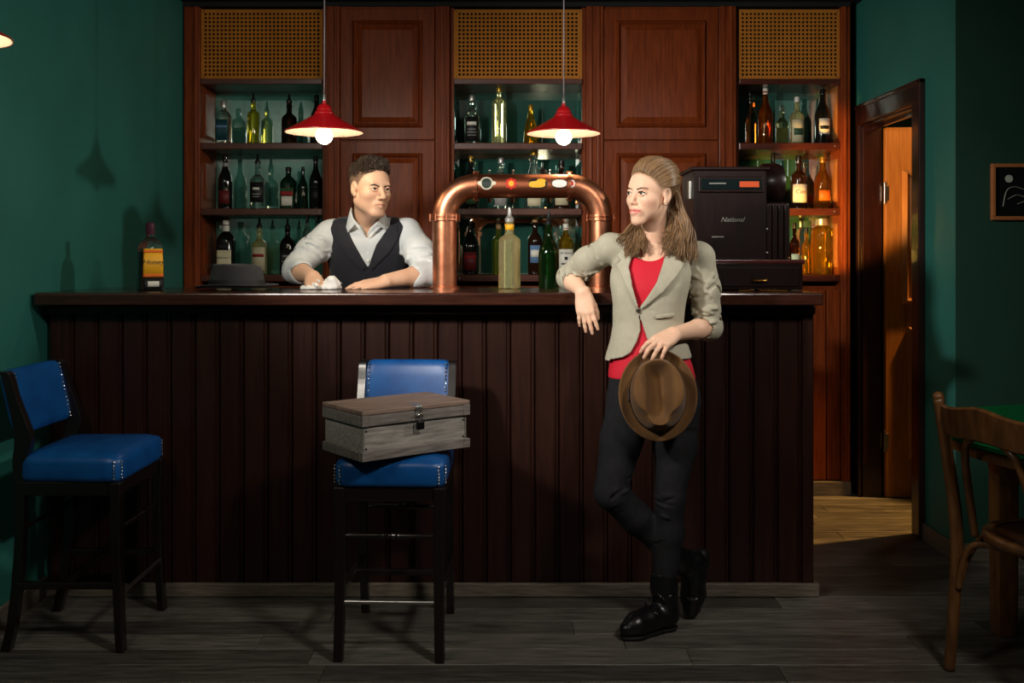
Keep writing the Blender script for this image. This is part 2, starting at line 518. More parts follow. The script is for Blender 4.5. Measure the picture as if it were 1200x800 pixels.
# ---- the door leaf, open into the back room
dr = empty('door_1', loc=(WR + 0.112, DY1 - 0.005, 0), rz=R(-3), kind='structure')
dw, dh, dt = 0.68, 1.945, 0.04
MB().box(0, dw, -dt, 0, 0.006, dh).build('leaf', M['door_wood'], dr, bevel=0.003)
def arch_poly(x0, x1, z0, z1, rise):
    pts = [(x0, z0), (x1, z0), (x1, z1)]
    for i in range(1, 16):
        t = i / 16
        pts.append((x1 + (x0 - x1) * t, z1 + rise * (0.5 - 0.5 * math.cos(2 * math.pi * t))))
    pts.append((x0, z1))
    return pts
def ring_prism(outer, inner, y0, y1):
    b = MB(); n = len(outer)
    vs = [(p[0], y1, p[1]) for p in outer] + [(p[0], y0, p[1]) for p in [((o[0] + i[0]) / 2, (o[1] + i[1]) / 2) for o, i in zip(outer, inner)]] + [(p[0], y1, p[1]) for p in inner]
    fs = []
    for k in range(2):
        for i in range(n):
            j = (i + 1) % n
            fs.append((k * n + i, k * n + j, (k + 1) * n + j, (k + 1) * n + i))
    return b.add(vs, fs)
for z0, z1, rise, nm in ((1.02, 1.72, 0.07, 'upper'), (0.2, 0.9, 0.0, 'lower')):
    if rise:
        o_, i_ = arch_poly(0.085, dw - 0.085, z0, z1, rise), arch_poly(0.125, dw - 0.125, z0 + 0.035, z1 - 0.035, rise)
    else:
        o_ = [(0.115, z0), (dw - 0.115, z0), (dw - 0.115, z1), (0.115, z1)]
        i_ = [(0.15, z0 + 0.035), (dw - 0.15, z0 + 0.035), (dw - 0.15, z1 - 0.035), (0.15, z1 - 0.035)]
    rp = ring_prism(o_, i_, -dt - 0.024, -dt).build('panel_moulding', M['door_wood'], dr)
    MB().prism(i_, -dt - 0.006, -dt + 0.002).build('door_panel', M['door_wood'], dr, bevel=0.003)
hd = MB().box(0.09 + 0.49, 0.128 + 0.49, -dt - 0.006, -dt, 0.86, 1.06).build('handle_plate', M['brass'], dr, bevel=0.003)
MB().tube([(0.6, -dt, 0.99), (0.6, -dt - 0.045, 0.99), (0.59, -dt - 0.05, 0.99), (0.48, -dt - 0.05, 0.99)], 0.009, 10).build('lever', M['brass'], hd, smooth=True)
for hz in (1.6, 0.3):
    hg = MB().box(-0.05, -0.012, -0.016, -0.012, hz - 0.04, hz + 0.04).box(0.0, 0.016, -dt - 0.003, -dt, hz - 0.04, hz + 0.04).build('hinge', M['steel'], dr, bevel=0.002)
    MB().lathe([(0.006, hz - 0.055), (0.006, hz + 0.055)], (-0.004, -dt - 0.002, 0), 10).build('hinge_pin', M['steel'], hg, smooth='auto')
# ================================================================ the bar counter
CT = 1.137                           # worktop height
CX0, CX1 = -1.735, 1.13
CYF, CYB = 3.61, 4.25
YF = 3.73                            # face of the boards
bc = thing('bar_counter', 'long bar counter faced with dark vertical boards', 'bar counter', (-0.3, 3.95, 0))
MB().box(-1.735, 1.11, YF + 0.02, YF + 0.06, 0.0, CT - 0.05).build('carcass', M['black_wood'], bc)
nb = 31
bx0, bx1 = -1.735, 1.085
bw = (bx1 - bx0) / nb
bm_board = None
for i in range(nb):
    if bm_board is None:
        # board: proud face with rounded arrises and a narrow bead on one edge
        b = MB()
        sec = [(0.003, 0.022), (0.003, 0.006), (0.008, 0.0), (bw - 0.016, 0.0), (bw - 0.012, 0.006), (bw - 0.010, 0.006), (bw - 0.007, 0.001), (bw - 0.003, 0.001), (bw - 0.0005, 0.006), (bw - 0.0005, 0.022)]
        vs = [(p[0], p[1], 0.0) for p in sec] + [(p[0], p[1], CT - 0.05 - 0.012) for p in sec]
        n = len(sec)
        fs = [tuple(range(n)), tuple(reversed(range(n, 2 * n)))] + [(k, k + n, (k + 1) % n + n, (k + 1) % n) for k in range(n)]
        b.add(vs, fs)
        bm_board = b.build('board', M['board'], bc)
        o = bm_board
    else:
        o = bm_board.copy()
        COL.objects.link(o)
    o.location = (bx0 + i * bw, YF, 0.012)
MB().box(1.087, 1.122, YF - 0.012, CYB - 0.05, 0.0, CT - 0.05).build('end_panel', M['board'], bc, bevel=0.004)
MB().box(1.084, 1.126, YF - 0.016, YF + 0.03, 0.0, CT - 0.05).build('corner_post', M['board'], bc, bevel=0.006, segs=3)
MB().box(-1.735, 1.13, YF - 0.03, YF + 0.005, CT - 0.085, CT - 0.05).build('top_moulding', M['board'], bc, bevel=0.008, segs=3)
MB().box(-1.735, 1.132, YF - 0.026, YF - 0.006, 0.002, 0.052).build('skirting', M['grey_oak'], bc, bevel=0.004)
MB().box(1.128, 1.145, YF - 0.026, CYB - 0.05, 0.002, 0.052).build('skirting', M['grey_oak'], bc, bevel=0.004)
MB().box(-1.735, 1.08, 3.85, 4.15, 0.45, 0.475).build('inner_shelf', M['black_wood'], bc)
wt = MB().box(CX0, CX1, CYF, CYB, CT - 0.046, CT).build('bar_worktop', M['worktop'], bevel=0.007, segs=3)
tag(wt, 'dark polished wooden worktop running along the bar counter', 'worktop')

# ================================================================ the back bar: five tall units side by side
YC, YM = 5.30, 5.58                  # cabinet front plane, mirror plane
def cx(px): return (px - 600) / F_PX * YC
def cz(py): return CAM_H - (py - HOR) / F_PX * YC
S1, S2, S3 = cz(167), cz(244), cz(322)     # shelf tops
PEG0 = cz(92)
TOP = cz(8)
def frustum_panel(x0, x1, z0, z1, y0, y1, bev):
    return MB().hexa([(x0, y1, z0), (x1, y1, z0), (x1, y1, z1), (x0, y1, z1)],
                     [(x0 + bev, y0, z0 + bev), (x1 - bev, y0, z0 + bev), (x1 - bev, y0, z1 - bev), (x0 + bev, y0, z1 - bev)])
def open_unit(label, x0, x1, left_stile, right_stile, mats, name='shelf_unit'):
    u = thing(name, label, 'shelf unit', ((x0 + x1) / 2, YC + 0.15, 0))
    # stiles, sides
    xa, xb = x0 + max(left_stile, 0.021), x1 - max(right_stile, 0.021)
    if left_stile:
        MB().box(x0, xa, YC - 0.012, YC + 0.02, 0, TOP).build('stile', M['mahog'], u, bevel=0.006, segs=3)
        MB().box(xa - 0.03, xa - 0.012, YC - 0.02, YC, 0, TOP).build('stile_bead', M['mahog'], u, bevel=0.006, segs=3)
    if right_stile:
        MB().box(xb, x1, YC - 0.012, YC + 0.02, 0, TOP).build('stile', M['mahog'], u, bevel=0.006, segs=3)
        MB().box(xb + 0.012, xb + 0.03, YC - 0.02, YC, 0, TOP).build('stile_bead', M['mahog'], u, bevel=0.006, segs=3)
    for s, xx in ((1, xa), (-1, xb)):
        side = MB().box(min(xx, xx - s * 0.02), max(xx, xx - s * 0.02), YC + 0.02, YM + 0.02, 0, TOP).build('side_panel', M['mahog'], u)
        for z0, z1 in ((S1 + 0.01, PEG0 - 0.01), (S2 + 0.02, S1 - 0.06), (S3 + 0.02, S2 - 0.06)):
            MB().hexa([(xx, YC + 0.05, z0 + 0.02), (xx, YM - 0.04, z0 + 0.02), (xx, YM - 0.04, z1 - 0.02), (xx, YC + 0.05, z1 - 0.02)],
                      [(xx + s * 0.007, YC + 0.07, z0 + 0.04), (xx + s * 0.007, YM - 0.06, z0 + 0.04), (xx + s * 0.007, YM - 0.06, z1 - 0.04), (xx + s * 0.007, YC + 0.07, z1 - 0.04)]).build('side_raised_panel', mats.get('side', M['mahog']), side)
    MB().box(xa, xb, YM, YM + 0.012, S3 - 0.03, PEG0 + 0.1).build('mirror_back', mats['mirror'], u)
    for z in (S1, S2, S3):
        sh = MB().box(xa, xb, YC + 0.005, YM - 0.002, z - 0.036, z).build('shelf', M['mahog_h'], u, bevel=0.004)
        for xs in (xa + 0.03, (xa + xb) / 2, xb - 0.03):
            MB().ball((xs, YC + 0.004, z - 0.018), 0.0045, 8, 5).build('screw_cap', M['chrome'], sh, smooth=True)
    # header, perforated board, plinth
    MB().box(xa, xb, YC + 0.0, YM, PEG0 - 0.03, PEG0).build('header_shelf', M['mahog_h'], u, bevel=0.003)
    MB().box(xa, xb, YC + 0.06, YC + 0.07, PEG0, TOP).build('header_backing', M['black'], u)
    zt = TOP - 0.01
    pitch = 0.0215
    nx, nz = int((xb - xa - 0.02) / pitch), int((zt - PEG0 - 0.02) / pitch)
    b = MB()
    ox, oz = (xb - xa - nx * pitch) / 2, (zt - PEG0 - nz * pitch) / 2
    xs = [xa + ox + i * pitch for i in range(nx + 1)]
    zs = [PEG0 + oz + i * pitch for i in range(nz + 1)]
    hw = 0.0047
    for i, x in enumerate(xs):
        w0, w1 = (hw if i else ox), (hw if i < nx else ox)
        b.box(x - w0, x + w1, YC + 0.016, YC + 0.022, PEG0, zt)
    for i, z in enumerate(zs):
        w0, w1 = (hw if i else oz), (hw if i < nz else oz)
        b.box(xa, xb, YC + 0.0155, YC + 0.0215, z - w0, z + w1)
    b.build('perforated_panel', M['cane'], u)
    for xs_ in (xa + 0.015, xb - 0.015):
        for zz in (PEG0 + 0.012, zt - 0.012):
            MB().ball((xs_, YC + 0.014, zz), 0.004, 8, 5).build('screw_cap', M['chrome'], u, smooth=True)
    # lower cupboard below the last shelf with fluted boards
    MB().box(xa, xb, YC + 0.01, YM, 0.0, S3 - 0.06).build('lower_carcass', M['mahog'], u)
    k = max(3, int((xb - xa) / 0.07))
    w = (xb - xa) / k
    for i in range(k):
        MB().box(xa + i * w + 0.003, xa + (i + 1) * w - 0.003, YC - 0.004, YC + 0.012, 0.08, S3 - 0.08).build('fluted_board', M['mahog'], u, bevel=0.004)
    MB().box(x0, x1, YC - 0.022, YC - 0.002, 0.002, 0.075).build('skirting', M['grey_oak'], u, bevel=0.004)
    return u
def cupboard(label, x0, x1):
    u = thing('tall_cupboard', label, 'cupboard', ((x0 + x1) / 2, YC + 0.15, 0))
    MB().box(x0, x1, YC + 0.002, YM + 0.02, 0, TOP).build('carcass', M['mahog'], u)
    sw = (x1 - x0) * 0.115
    for a, c in ((x0, x0 + sw), (x1 - sw, x1)):
        st = MB().box(a, c, YC - 0.018, YC + 0.004, 0, TOP).build('stile', M['mahog'], u, bevel=0.004)
        MB().box(a + sw * 0.18, a + sw * 0.36, YC - 0.024, YC - 0.016, 0, TOP).build('reed', M['mahog'], st, bevel=0.004, segs=3)
        MB().box(a + sw * 0.62, a + sw * 0.8, YC - 0.024, YC - 0.016, 0, TOP).build('reed', M['mahog'], st, bevel=0.004, segs=3)
    zs = cz(165)
    for z0, z1 in ((zs + 0.004, TOP - 0.012), (0.62, zs - 0.004), (0.08, 0.6)):
        a, c = x0 + sw + 0.003, x1 - sw - 0.003
        d = MB().box(a, c, YC - 0.016, YC + 0.004, z0, z1).build('door', M['mahog'], u, bevel=0.004)
        fm = 0.062 if z1 > 1.5 else 0.05
        # moulding ring and raised panel
        o_ = [(a + fm, z0 + fm), (c - fm, z0 + fm), (c - fm, z1 - fm), (a + fm, z1 - fm)]
        i_ = [(a + fm + 0.028, z0 + fm + 0.028), (c - fm - 0.028, z0 + fm + 0.028), (c - fm - 0.028, z1 - fm - 0.028), (a + fm + 0.028, z1 - fm - 0.028)]
        ring_prism(o_, i_, YC - 0.034, YC - 0.014).build('moulding', M['mahog'], d, bevel=0.003)
        frustum_panel(a + fm + 0.026, c - fm - 0.026, z0 + fm + 0.026, z1 - fm - 0.026, YC - 0.029, YC - 0.015, 0.03).build('raised_panel', M['mahog'], d)
    MB().box(x0, x1, YC - 0.03, YC - 0.002, 0.002, 0.075).build('skirting', M['grey_oak'], u, bevel=0.004)
    return u
XU = [cx(216), cx(382), cx(527), cx(687), cx(862), cx(996)]
open_unit('mirror-backed shelf unit with bottles beside the green wall', XU[0], XU[1], 0.085, 0.0, {'mirror': M['mirror']})
cupboard('tall dark red panelled cupboard behind the bartender', XU[1], XU[2])
open_unit('mirror-backed shelf unit behind the copper beer tower', XU[2], XU[3], 0.0, 0.0, {'mirror': M['mirror_dark'], 'side': M['mirror_clear']})
cupboard('tall dark red panelled cupboard behind the woman', XU[3], XU[4])
open_unit('mirror-backed shelf unit with amber lit shelves beside the door', XU[4], XU[5], 0.0, 0.05, {'mirror': M['mirror_dark'], 'side': M['side_wood_lit']})
struct(MB().box(WL, cx(996), YC - 0.01, YB, TOP, CEIL).build('trim_2', M['black_ceiling']))

# ================================================================ copper beer tower
TY = 4.06
def tx(px): return (px - 600) / F_PX * TY
def tz(py): return CAM_H - (py - HOR) / F_PX * TY
bt = thing('beer_tower', 'copper pipe draught beer tower arching over the bar worktop', 'beer tower', (tx(612), TY, CT))
xl, xr, zt_, zf = tx(521), tx(704), tz(218), tz(255)
r_ = 14.2 / F_PX * TY
er = zt_ - zf
for xx in (xl, xr):
    MB().lathe([(r_ * 1.25, CT), (r_ * 1.25, CT + 0.008), (r_ * 1.02, CT + 0.012)], (xx, TY, 0), 32).build('base_flange', M['copper'], bt, smooth='auto')
    MB().lathe([(r_, CT + 0.004), (r_, zf)], (xx, TY, 0), 36).build('column', M['copper'], bt, smooth='auto')
    rg = MB().lathe([(r_ * 1.02, zf - 0.013), (r_ * 1.2, zf - 0.012), (r_ * 1.2, zf - 0.003), (r_ * 1.06, zf - 0.001), (r_ * 1.06, zf + 0.001), (r_ * 1.2, zf + 0.003), (r_ * 1.2, zf + 0.011), (r_ * 1.02, zf + 0.012)], (xx, TY, 0), 36).build('collar', M['copper'], bt, smooth='auto')
    for k in range(8):
        a = 2 * math.pi * (k + 0.25) / 8
        MB().lathe([(0.0042, zf - 0.015), (0.0042, zf + 0.015)], (xx + r_ * 1.2 * math.cos(a), TY + r_ * 1.2 * math.sin(a), 0), 6).build('bolt', M['copper'], rg)
for xx, a0, a1, s in ((xl, 180, 90, 1), (xr, 0, 90, -1)):
    MB().tube(arc((xx + s * er, TY, zf), er, a0, a1, 16), r_, 36).build('elbow', M['copper'], bt, smooth='auto')
xa_, xb_ = xl + er, xr - er
MB().lathe([(r_ * 0.99, xa_ - 0.005), (r_ * 0.99, xb_ + 0.005)], (0, TY, zt_), 36, 'x').build('crossbar', M['copper_dark'], bt, smooth='auto')
for xx in (xa_, xb_):
    cl = MB().lathe([(r_ * 1.0, xx - 0.006), (r_ * 1.14, xx - 0.005), (r_ * 1.14, xx + 0.005), (r_ * 1.0, xx + 0.006)], (0, TY, zt_), 36, 'x').build('collar', M['copper'], bt, smooth='auto')
    for k in range(6):
        a = 2 * math.pi * (k + 0.5) / 6
        MB().lathe([(0.005, xx - 0.012), (0.005, xx + 0.012)], (0, TY + r_ * 1.14 * math.cos(a), zt_ + r_ * 1.14 * math.sin(a)), 6, 'x').build('bolt', M['copper'], cl)
# taps on the bartender's side with thin top pins
for px in (573, 601, 645):
    tp = MB().tube([(tx(px), TY + r_ * 0.8, zt_ - 0.01), (tx(px), TY + r_ + 0.05, zt_ - 0.012), (tx(px), TY + r_ + 0.065, zt_ - 0.06)], 0.009, 8).build('tap', M['chrome'], bt, smooth=True)
    MB().tube([(tx(px), TY + r_ + 0.03, zt_), (tx(px), TY + r_ + 0.03, tz(199))], 0.0022, 6).ball((tx(px), TY + r_ + 0.03, tz(198)), 0.0055).build('tap_lever', M['chrome'], tp, smooth=True)
# badges on the crossbar, curved to the pipe
def on_bar(u, v, off):      # u along x, v around the bar (metres of arc)
    a = v / r_
    return (u, TY - (r_ + off) * math.cos(a), zt_ + (r_ + off) * math.sin(a))
def badge(name, pxs, pys, shape, mat, off=0.002, parent=None, square=False):
    b = MB(); n = 28
    uc, vc = tx(pxs[0]), (218 - pys[0]) / F_PX * TY
    au, av = pxs[1] / F_PX * TY, pys[1] / F_PX * TY
    rim = []
    for i in range(n):
        a = 2 * math.pi * i / n
        rim.append(shape(a))
    vs = [on_bar(uc, vc, off)]
    for k in (0.5, 1.0):
        vs += [on_bar(uc + au * p[0] * k, vc + av * p[1] * k, off) for p in rim]
    vs += [on_bar(uc + au * p[0], vc + av * p[1], -0.001) for p in rim]
    fs = [(0, 1 + i, 1 + (i + 1) % n) for i in range(n)]
    for k in range(2):
        fs += [(1 + k * n + i, 1 + k * n + (i + 1) % n, 1 + (k + 1) * n + (i + 1) % n, 1 + (k + 1) * n + i) for i in range(n)]
    return b.add(vs, fs).build(name, mat, parent or bt, smooth='auto')
circ = lambda a: (math.cos(a), math.sin(a))
def sup(p): return lambda a: (math.copysign(abs(math.cos(a)) ** p, math.cos(a)), math.copysign(abs(math.sin(a)) ** p, math.sin(a)))
star = lambda a: ((0.86 + 0.14 * math.cos(8 * a)) * math.cos(a), (0.86 + 0.14 * math.cos(8 * a)) * math.sin(a))
M['badge_silver'] = pmat('badge_silver', rgb(206, 200, 178), 0.4, 0.3)
M['badge_green'] = pmat('badge_dark_green', rgb(36, 48, 40), 0.4)
M['badge_red'] = pmat('badge_red', rgb(196, 48, 36), 0.4)
M['badge_gold'] = pmat('badge_gold', rgb(226, 170, 48), 0.4)
M['badge_black'] = pmat('badge_black', rgb(24, 20, 20), 0.4)
M['badge_white'] = pmat('badge_white', rgb(226, 222, 216), 0.4)
b_ = badge('round_badge', (579, 0), (215, 0), circ, M['badge_silver']) if False else badge('round_badge', (570.5, 7.6), (215.5, 7.6), circ, M['badge_silver'])
badge('badge_wing', (570.5, 11), (215.5, 2.4), sup(0.5), M['badge_silver'], 0.0015, b_)
badge('badge_centre', (570.5, 5.8), (215.5, 5.8), circ, M['badge_green'], 0.003, b_)
b_ = badge('red_badge', (599, 7.4), (216, 7.4), star, M['badge_red'])
badge('badge_centre', (599, 3.6), (216, 3.6), star, M['badge_gold'], 0.003, b_)
b_ = badge('gold_badge', (630, 11), (216, 6), sup(0.8), M['badge_black'])
badge('badge_ribbon', (629, 9.6), (217, 3.6), sup(0.7), M['badge_gold'], 0.003, b_)
badge('badge_ribbon', (634, 6), (213, 3), star, M['badge_gold'], 0.0035, b_)
b_ = badge('oval_badge', (655, 10.5), (216, 6.4), star, M['badge_black'])
badge('badge_centre', (655, 8.6), (216, 4.4), sup(0.9), M['badge_white'], 0.003, b_)
b_ = badge('small_badge', (669.5, 3.8), (216, 5), star, M['badge_white'])
badge('badge_centre', (669.5, 2), (216, 2.6), circ, M['badge_red'], 0.003, b_)
# ================================================================ bottles
def glass(name, col, rough=0.02, trans=0.94):
    return pmat('glass_' + name, rgb(*col), rough, trans=trans, ior=1.36, spec=0.8)
G = {
    'clear': glass('clear', (232, 240, 236), trans=0.98), 'yellow': glass('yellow', (232, 216, 70)), 'lime': glass('lime', (196, 214, 90)),
    'pale': glass('pale_straw', (252, 246, 184), trans=0.88), 'amber': glass('amber', (214, 130, 30)), 'gold': glass('gold', (228, 168, 44)),
    'orange': glass('orange', (214, 96, 24)), 'cola': glass('cola', (74, 34, 14), trans=0.97), 'green': glass('bottle_green', (44, 104, 44), trans=0.95),
    'dark': pmat('glass_near_black', rgb(16, 18, 16), 0.06, spec=0.6), 'brown': pmat('glass_dark_brown', rgb(34, 18, 10), 0.06, spec=0.6),
    'dgreen': pmat('glass_dark_green', rgb(12, 34, 22), 0.06, spec=0.6),
}
LB = {k: pmat('label_' + k, rgb(*c), 0.55) for k, c in {
    'white': (222, 220, 208), 'cream': (206, 198, 164), 'black': (20, 20, 22), 'red': (150, 26, 34), 'teal': (22, 68, 78), 'yellow': (242, 176, 30),
    'orange': (230, 110, 24), 'green': (52, 84, 56), 'blue': (96, 132, 170), 'grey': (150, 150, 146), 'maroon': (96, 26, 30), 'pink': (150, 60, 84)}.items()}
CP = {k: pmat('cap_' + k, rgb(*c), 0.35, metal=m) for k, c, m in (
    ('black', (18, 18, 18), 0), ('silver', (200, 200, 196), 0.8), ('gold', (200, 160, 60), 0.8), ('white', (226, 224, 214), 0),
    ('purple', (70, 26, 46), 0), ('brown', (96, 52, 28), 0), ('cork', (190, 150, 96), 0))}
PROF = {     # (r/R, z/H)
    'wine': [(0.85, 0), (0.98, 0.012), (1, 0.03), (1, 0.5), (0.97, 0.56), (0.82, 0.63), (0.58, 0.70), (0.42, 0.76), (0.36, 0.82), (0.33, 0.92), (0.38, 0.925), (0.38, 0.95), (0.33, 0.955), (0.32, 1.0)],
    'spirit': [(0.85, 0), (0.98, 0.012), (1, 0.03), (1, 0.56), (0.96, 0.61), (0.8, 0.66), (0.5, 0.70), (0.36, 0.73), (0.34, 0.86), (0.4, 0.865), (0.4, 0.89), (0.33, 0.9), (0.33, 1.0)],
    'tall': [(0.85, 0), (0.98, 0.012), (1, 0.03), (1, 0.68), (0.94, 0.715), (0.7, 0.745), (0.46, 0.77), (0.4, 0.8), (0.38, 0.9), (0.43, 0.905), (0.43, 0.92), (0.37, 0.925), (0.36, 1.0)],
    'flask': [(0.9, 0), (1, 0.015), (1, 0.03), (1, 0.62), (0.95, 0.68), (0.7, 0.74), (0.42, 0.78), (0.34, 0.81), (0.33, 0.9), (0.4, 0.905), (0.4, 0.92), (0.33, 0.925), (0.33, 1.0)],
    'bell': [(0.92, 0), (1, 0.02), (1, 0.34), (0.9, 0.46), (0.66, 0.6), (0.46, 0.72), (0.36, 0.8), (0.33, 0.9), (0.4, 0.905), (0.4, 0.92), (0.33, 0.925), (0.33, 1.0)],
    'jar': [(0.92, 0), (1, 0.02), (1, 0.78), (0.94, 0.82), (0.55, 0.87), (0.5, 0.9), (0.5, 1.0)],
}
def sq_fr(power, zlim):
    def f(a, z):
        if power <= 2: return 1.0
        c, s = abs(math.cos(a)), abs(math.sin(a))
        full = (c ** power + s ** power) ** (-1.0 / power)
        t = min(1.0, max(0.0, (zlim[1] - z) / (zlim[1] - zlim[0])))
        return 1 + (full - 1) * t
    return f
NB = 0
def bottle(px, ytop, ybase, wpx, Y, zb, shape, gl, label, lab=None, cap=None, sq=2, pour=False, text=None, capfrac=0.1, group=None, yaw=0.0):
    """a bottle read off the photo: centre column, top and base rows, width; standing at depth Y on height zb"""
    R_ = wpx / 2 / F_PX * Y
    H = (ybase - ytop) / F_PX * Y
    x = (px - 600) / F_PX * Y
    if sq > 2: R_ *= 0.96
    t = empty('bottle', label, 'bottle', (x, Y, zb + 0.0004), yaw, group)
    prof0 = PROF[shape]
    Hb = H * (0.86 if pour else 1.0)
    fr = sq_fr(sq, (0.55 * Hb, 0.72 * Hb))
    capz = Hb * (1 - capfrac)
    prof = [(r * R_, z * Hb) for r, z in prof0]
    # smooth the shoulder
    MB().lathe(prof, n=24, fr=fr).build('glass_body', G[gl], t, smooth='auto', angle=32)
    rn = [r for r, z in prof0][-1] * R_
    c = cap or 'black'
    if pour:
        b = MB().lathe([(rn * 1.12, Hb * 0.955), (rn * 1.18, Hb * 1.005), (rn * 0.9, Hb * 1.02), (rn * 0.55, Hb * 1.05), (rn * 0.42, H * 0.985), (rn * 0.3, H)], n=12)
        b.build('pourer', CP[c], t, smooth='auto')
    else:
        MB().lathe([(rn * 1.12, capz), (rn * 1.16, capz + 0.002), (rn * 1.16, Hb - 0.001), (rn * 1.0, Hb + 0.002)], n=16).build('cap', CP[c], t, smooth='auto')
    body_top = {'wine': 0.5, 'spirit': 0.56, 'tall': 0.66, 'flask': 0.6, 'bell': 0.33, 'jar': 0.76}[shape]
    labs = []
    if lab:
        for li, (z0, z1, half_deg, lm) in enumerate(lab):
            n = 15
            def fn(i, j, z0=z0, z1=z1, half=half_deg, off=0.0006 + 0.0004 * li):
                a = math.radians(-90 - half + 2 * half * i / (n - 1))
                z = Hb * (z0 + (z1 - z0) * j / 2)
                rz = float(np.interp(z / Hb, [q_[1] for q_ in prof0], [q_[0] for q_ in prof0])) * R_
                k = (rz + off) * fr(a, z)
                return (k * math.cos(a), k * math.sin(a), z)
            lo = MB().grid(fn, n, 3).build('paper_label', LB[lm], t, smooth=True)
            sm = lo.modifiers.new('paper', 'SOLIDIFY'); sm.thickness = 0.0003; sm.offset = 1.0
            labs.append(lo)
    if text:
        for body, zf, size, mk, shear in text:
            def wrap(tx_, ty_, tz_):
                a = math.radians(-90) + tx_ / R_
                z = zf * Hb + ty_
                k = (R_ + 0.0016 + tz_) * fr(a, z)
                return (k * math.cos(a), k * math.sin(a), z)
            text_obj(body, size, LB[mk], t, (0, 0, 0), wrap, 0.0003, shear)
    return t
YS = 5.43
g1, g2, g3 = 'bottles on the top shelves', 'bottles on the middle shelves', 'bottles on the lowest shelves'
# --- unit beside the green wall
U = 'in the shelf unit by the green wall'
bottle(262, 112, 164, 18, YS, S1, 'flask', 'clear', 'square clear gin bottle with teal label, top shelf by the green wall', [(0.1, 0.56, 38, 'teal'), (0.38, 0.43, 38, 'blue')], 'silver', sq=6, capfrac=0.16, group=g1)
bottle(297, 103, 164, 14, YS, S1, 'tall', 'yellow', 'yellow liqueur bottle with black pourer, top shelf by the green wall', None, 'black', pour=True, group=g1)
bottle(339, 104, 164, 18, YS, S1, 'spirit', 'cola', 'dark whisky bottle with pourer behind the red lamp shade, top shelf', [(0.18, 0.42, 50, 'black')], 'black', pour=True, group=g1)
bottle(371, 106, 164, 15, YS, S1, 'wine', 'dark', 'dark bottle at the cupboard end of the top shelf, half behind the red lamp', None, 'black', group=g1)
bottle(264, 178, 242, 16, YS, S2, 'wine', 'dark', 'dark wine bottle with maroon label, first on the middle shelf by the green wall', [(0.1, 0.34, 50, 'maroon'), (0.78, 0.85, 180, 'grey')], 'black', group=g2)
bottle(302, 177, 242, 18, YS, S2, 'spirit', 'clear', 'clear spirit bottle with white print and pourer, middle shelf by the green wall', [(0.14, 0.56, 58, 'black'), (0.40, 0.45, 26, 'white'), (0.30, 0.32, 30, 'grey'), (0.25, 0.265, 24, 'grey')], 'black', pour=True, group=g2)
bottle(338, 193, 242, 19, YS, S2, 'flask', 'dgreen', 'squat green herbal liqueur bottle with red and white label, middle shelf', [(0.06, 0.5, 40, 'green'), (0.08, 0.3, 34, 'white'), (0.32, 0.42, 38, 'red')], 'black', sq=6, group=g2, capfrac=0.09)
bottle(355, 193, 242, 11, YS - 0.02, S2, 'wine', 'dgreen', 'slim dark green bottle beside the squat herbal liqueur bottle', None, 'black', group=g2)
bottle(370, 180, 242, 15, YS, S2, 'wine', 'dark', 'dark wine bottle at the cupboard end of the middle shelf by the green wall', [(0.12, 0.4, 45, 'black')], 'black', group=g2)
bottle(265, 259, 322, 22, YS, S3, 'flask', 'dark', 'black bottle with cream label behind the grey hat, lowest shelf', [(0.02, 0.45, 42, 'cream'), (0.45, 0.56, 30, 'black')], 'white', sq=4, capfrac=0.2, group=g3, text=[("Ballantine's", 0.31, 0.015, 'green', 0.2)])
bottle(304, 256, 322, 18, YS, S3, 'spirit', 'pale', 'pale gold whisky bottle with cream label and pourer, lowest shelf', [(0.08, 0.56, 60, 'cream'), (0.36, 0.42, 45, 'red')], 'black', pour=True, group=g3)
bottle(337, 257, 322, 18, YS, S3, 'flask', 'cola', 'dark bourbon bottle with black label and pourer, lowest shelf', [(0.08, 0.52, 42, 'black'), (0.36, 0.40, 24, 'grey'), (0.26, 0.28, 30, 'grey')], 'black', sq=5, pour=True, group=g3)
bottle(360, 252, 322, 11, YS, S3, 'tall', 'clear', 'tall thin clear bottle beside the bartender\'s raised sleeve, lowest shelf', None, 'silver', group=g3)
bottle(371.5, 252, 322, 10, YS, S3, 'tall', 'clear', 'thin clear bottle nearest the cupboard, lowest shelf by the bartender', None, 'silver', group=g3)
# --- unit behind the beer tower
bottle(553, 109, 167, 17, YS, S1, 'spirit', 'clear', 'clear vodka bottle with black label, top shelf above the beer tower', [(0.06, 0.56, 62, 'black'), (0.39, 0.46, 40, 'white'), (0.30, 0.315, 34, 'grey'), (0.24, 0.255, 40, 'grey'), (0.18, 0.195, 34, 'grey')], 'silver', group=g1)
bottle(585, 96, 167, 17, YS, S1, 'tall', 'pale', 'tall pale yellow bottle with gold cap, top shelf above the beer tower', None, 'gold', group=g1, capfrac=0.12)
bottle(622, 120, 167, 16, YS, S1, 'bell', 'gold', 'golden cognac bottle beside the second red lamp shade', None, 'gold', group=g1, capfrac=0.14)
bottle(552, 182, 244, 16, YS, S2, 'wine', 'dark', 'dark bottle with gold cap rising behind the beer tower elbow', [(0.1, 0.4, 50, 'green')], 'gold', group=g2)
bottle(587, 184, 244, 18, YS, S2, 'spirit', 'clear', 'clear bottle with grey label behind the copper crossbar', [(0.06, 0.4, 50, 'grey')], 'silver', group=g2)
bottle(626, 177, 244, 24, YS, S2, 'bell', 'clear', 'broad clear decanter shaped bottle behind the copper crossbar', [(0.05, 0.2, 40, 'cream')], 'gold', group=g2, capfrac=0.06)
bottle(658, 187, 244, 20, YS, S2, 'spirit', 'brown', 'dark brown bottle under the second red lamp, behind the crossbar', [(0.08, 0.42, 50, 'cream')], 'black', group=g2)
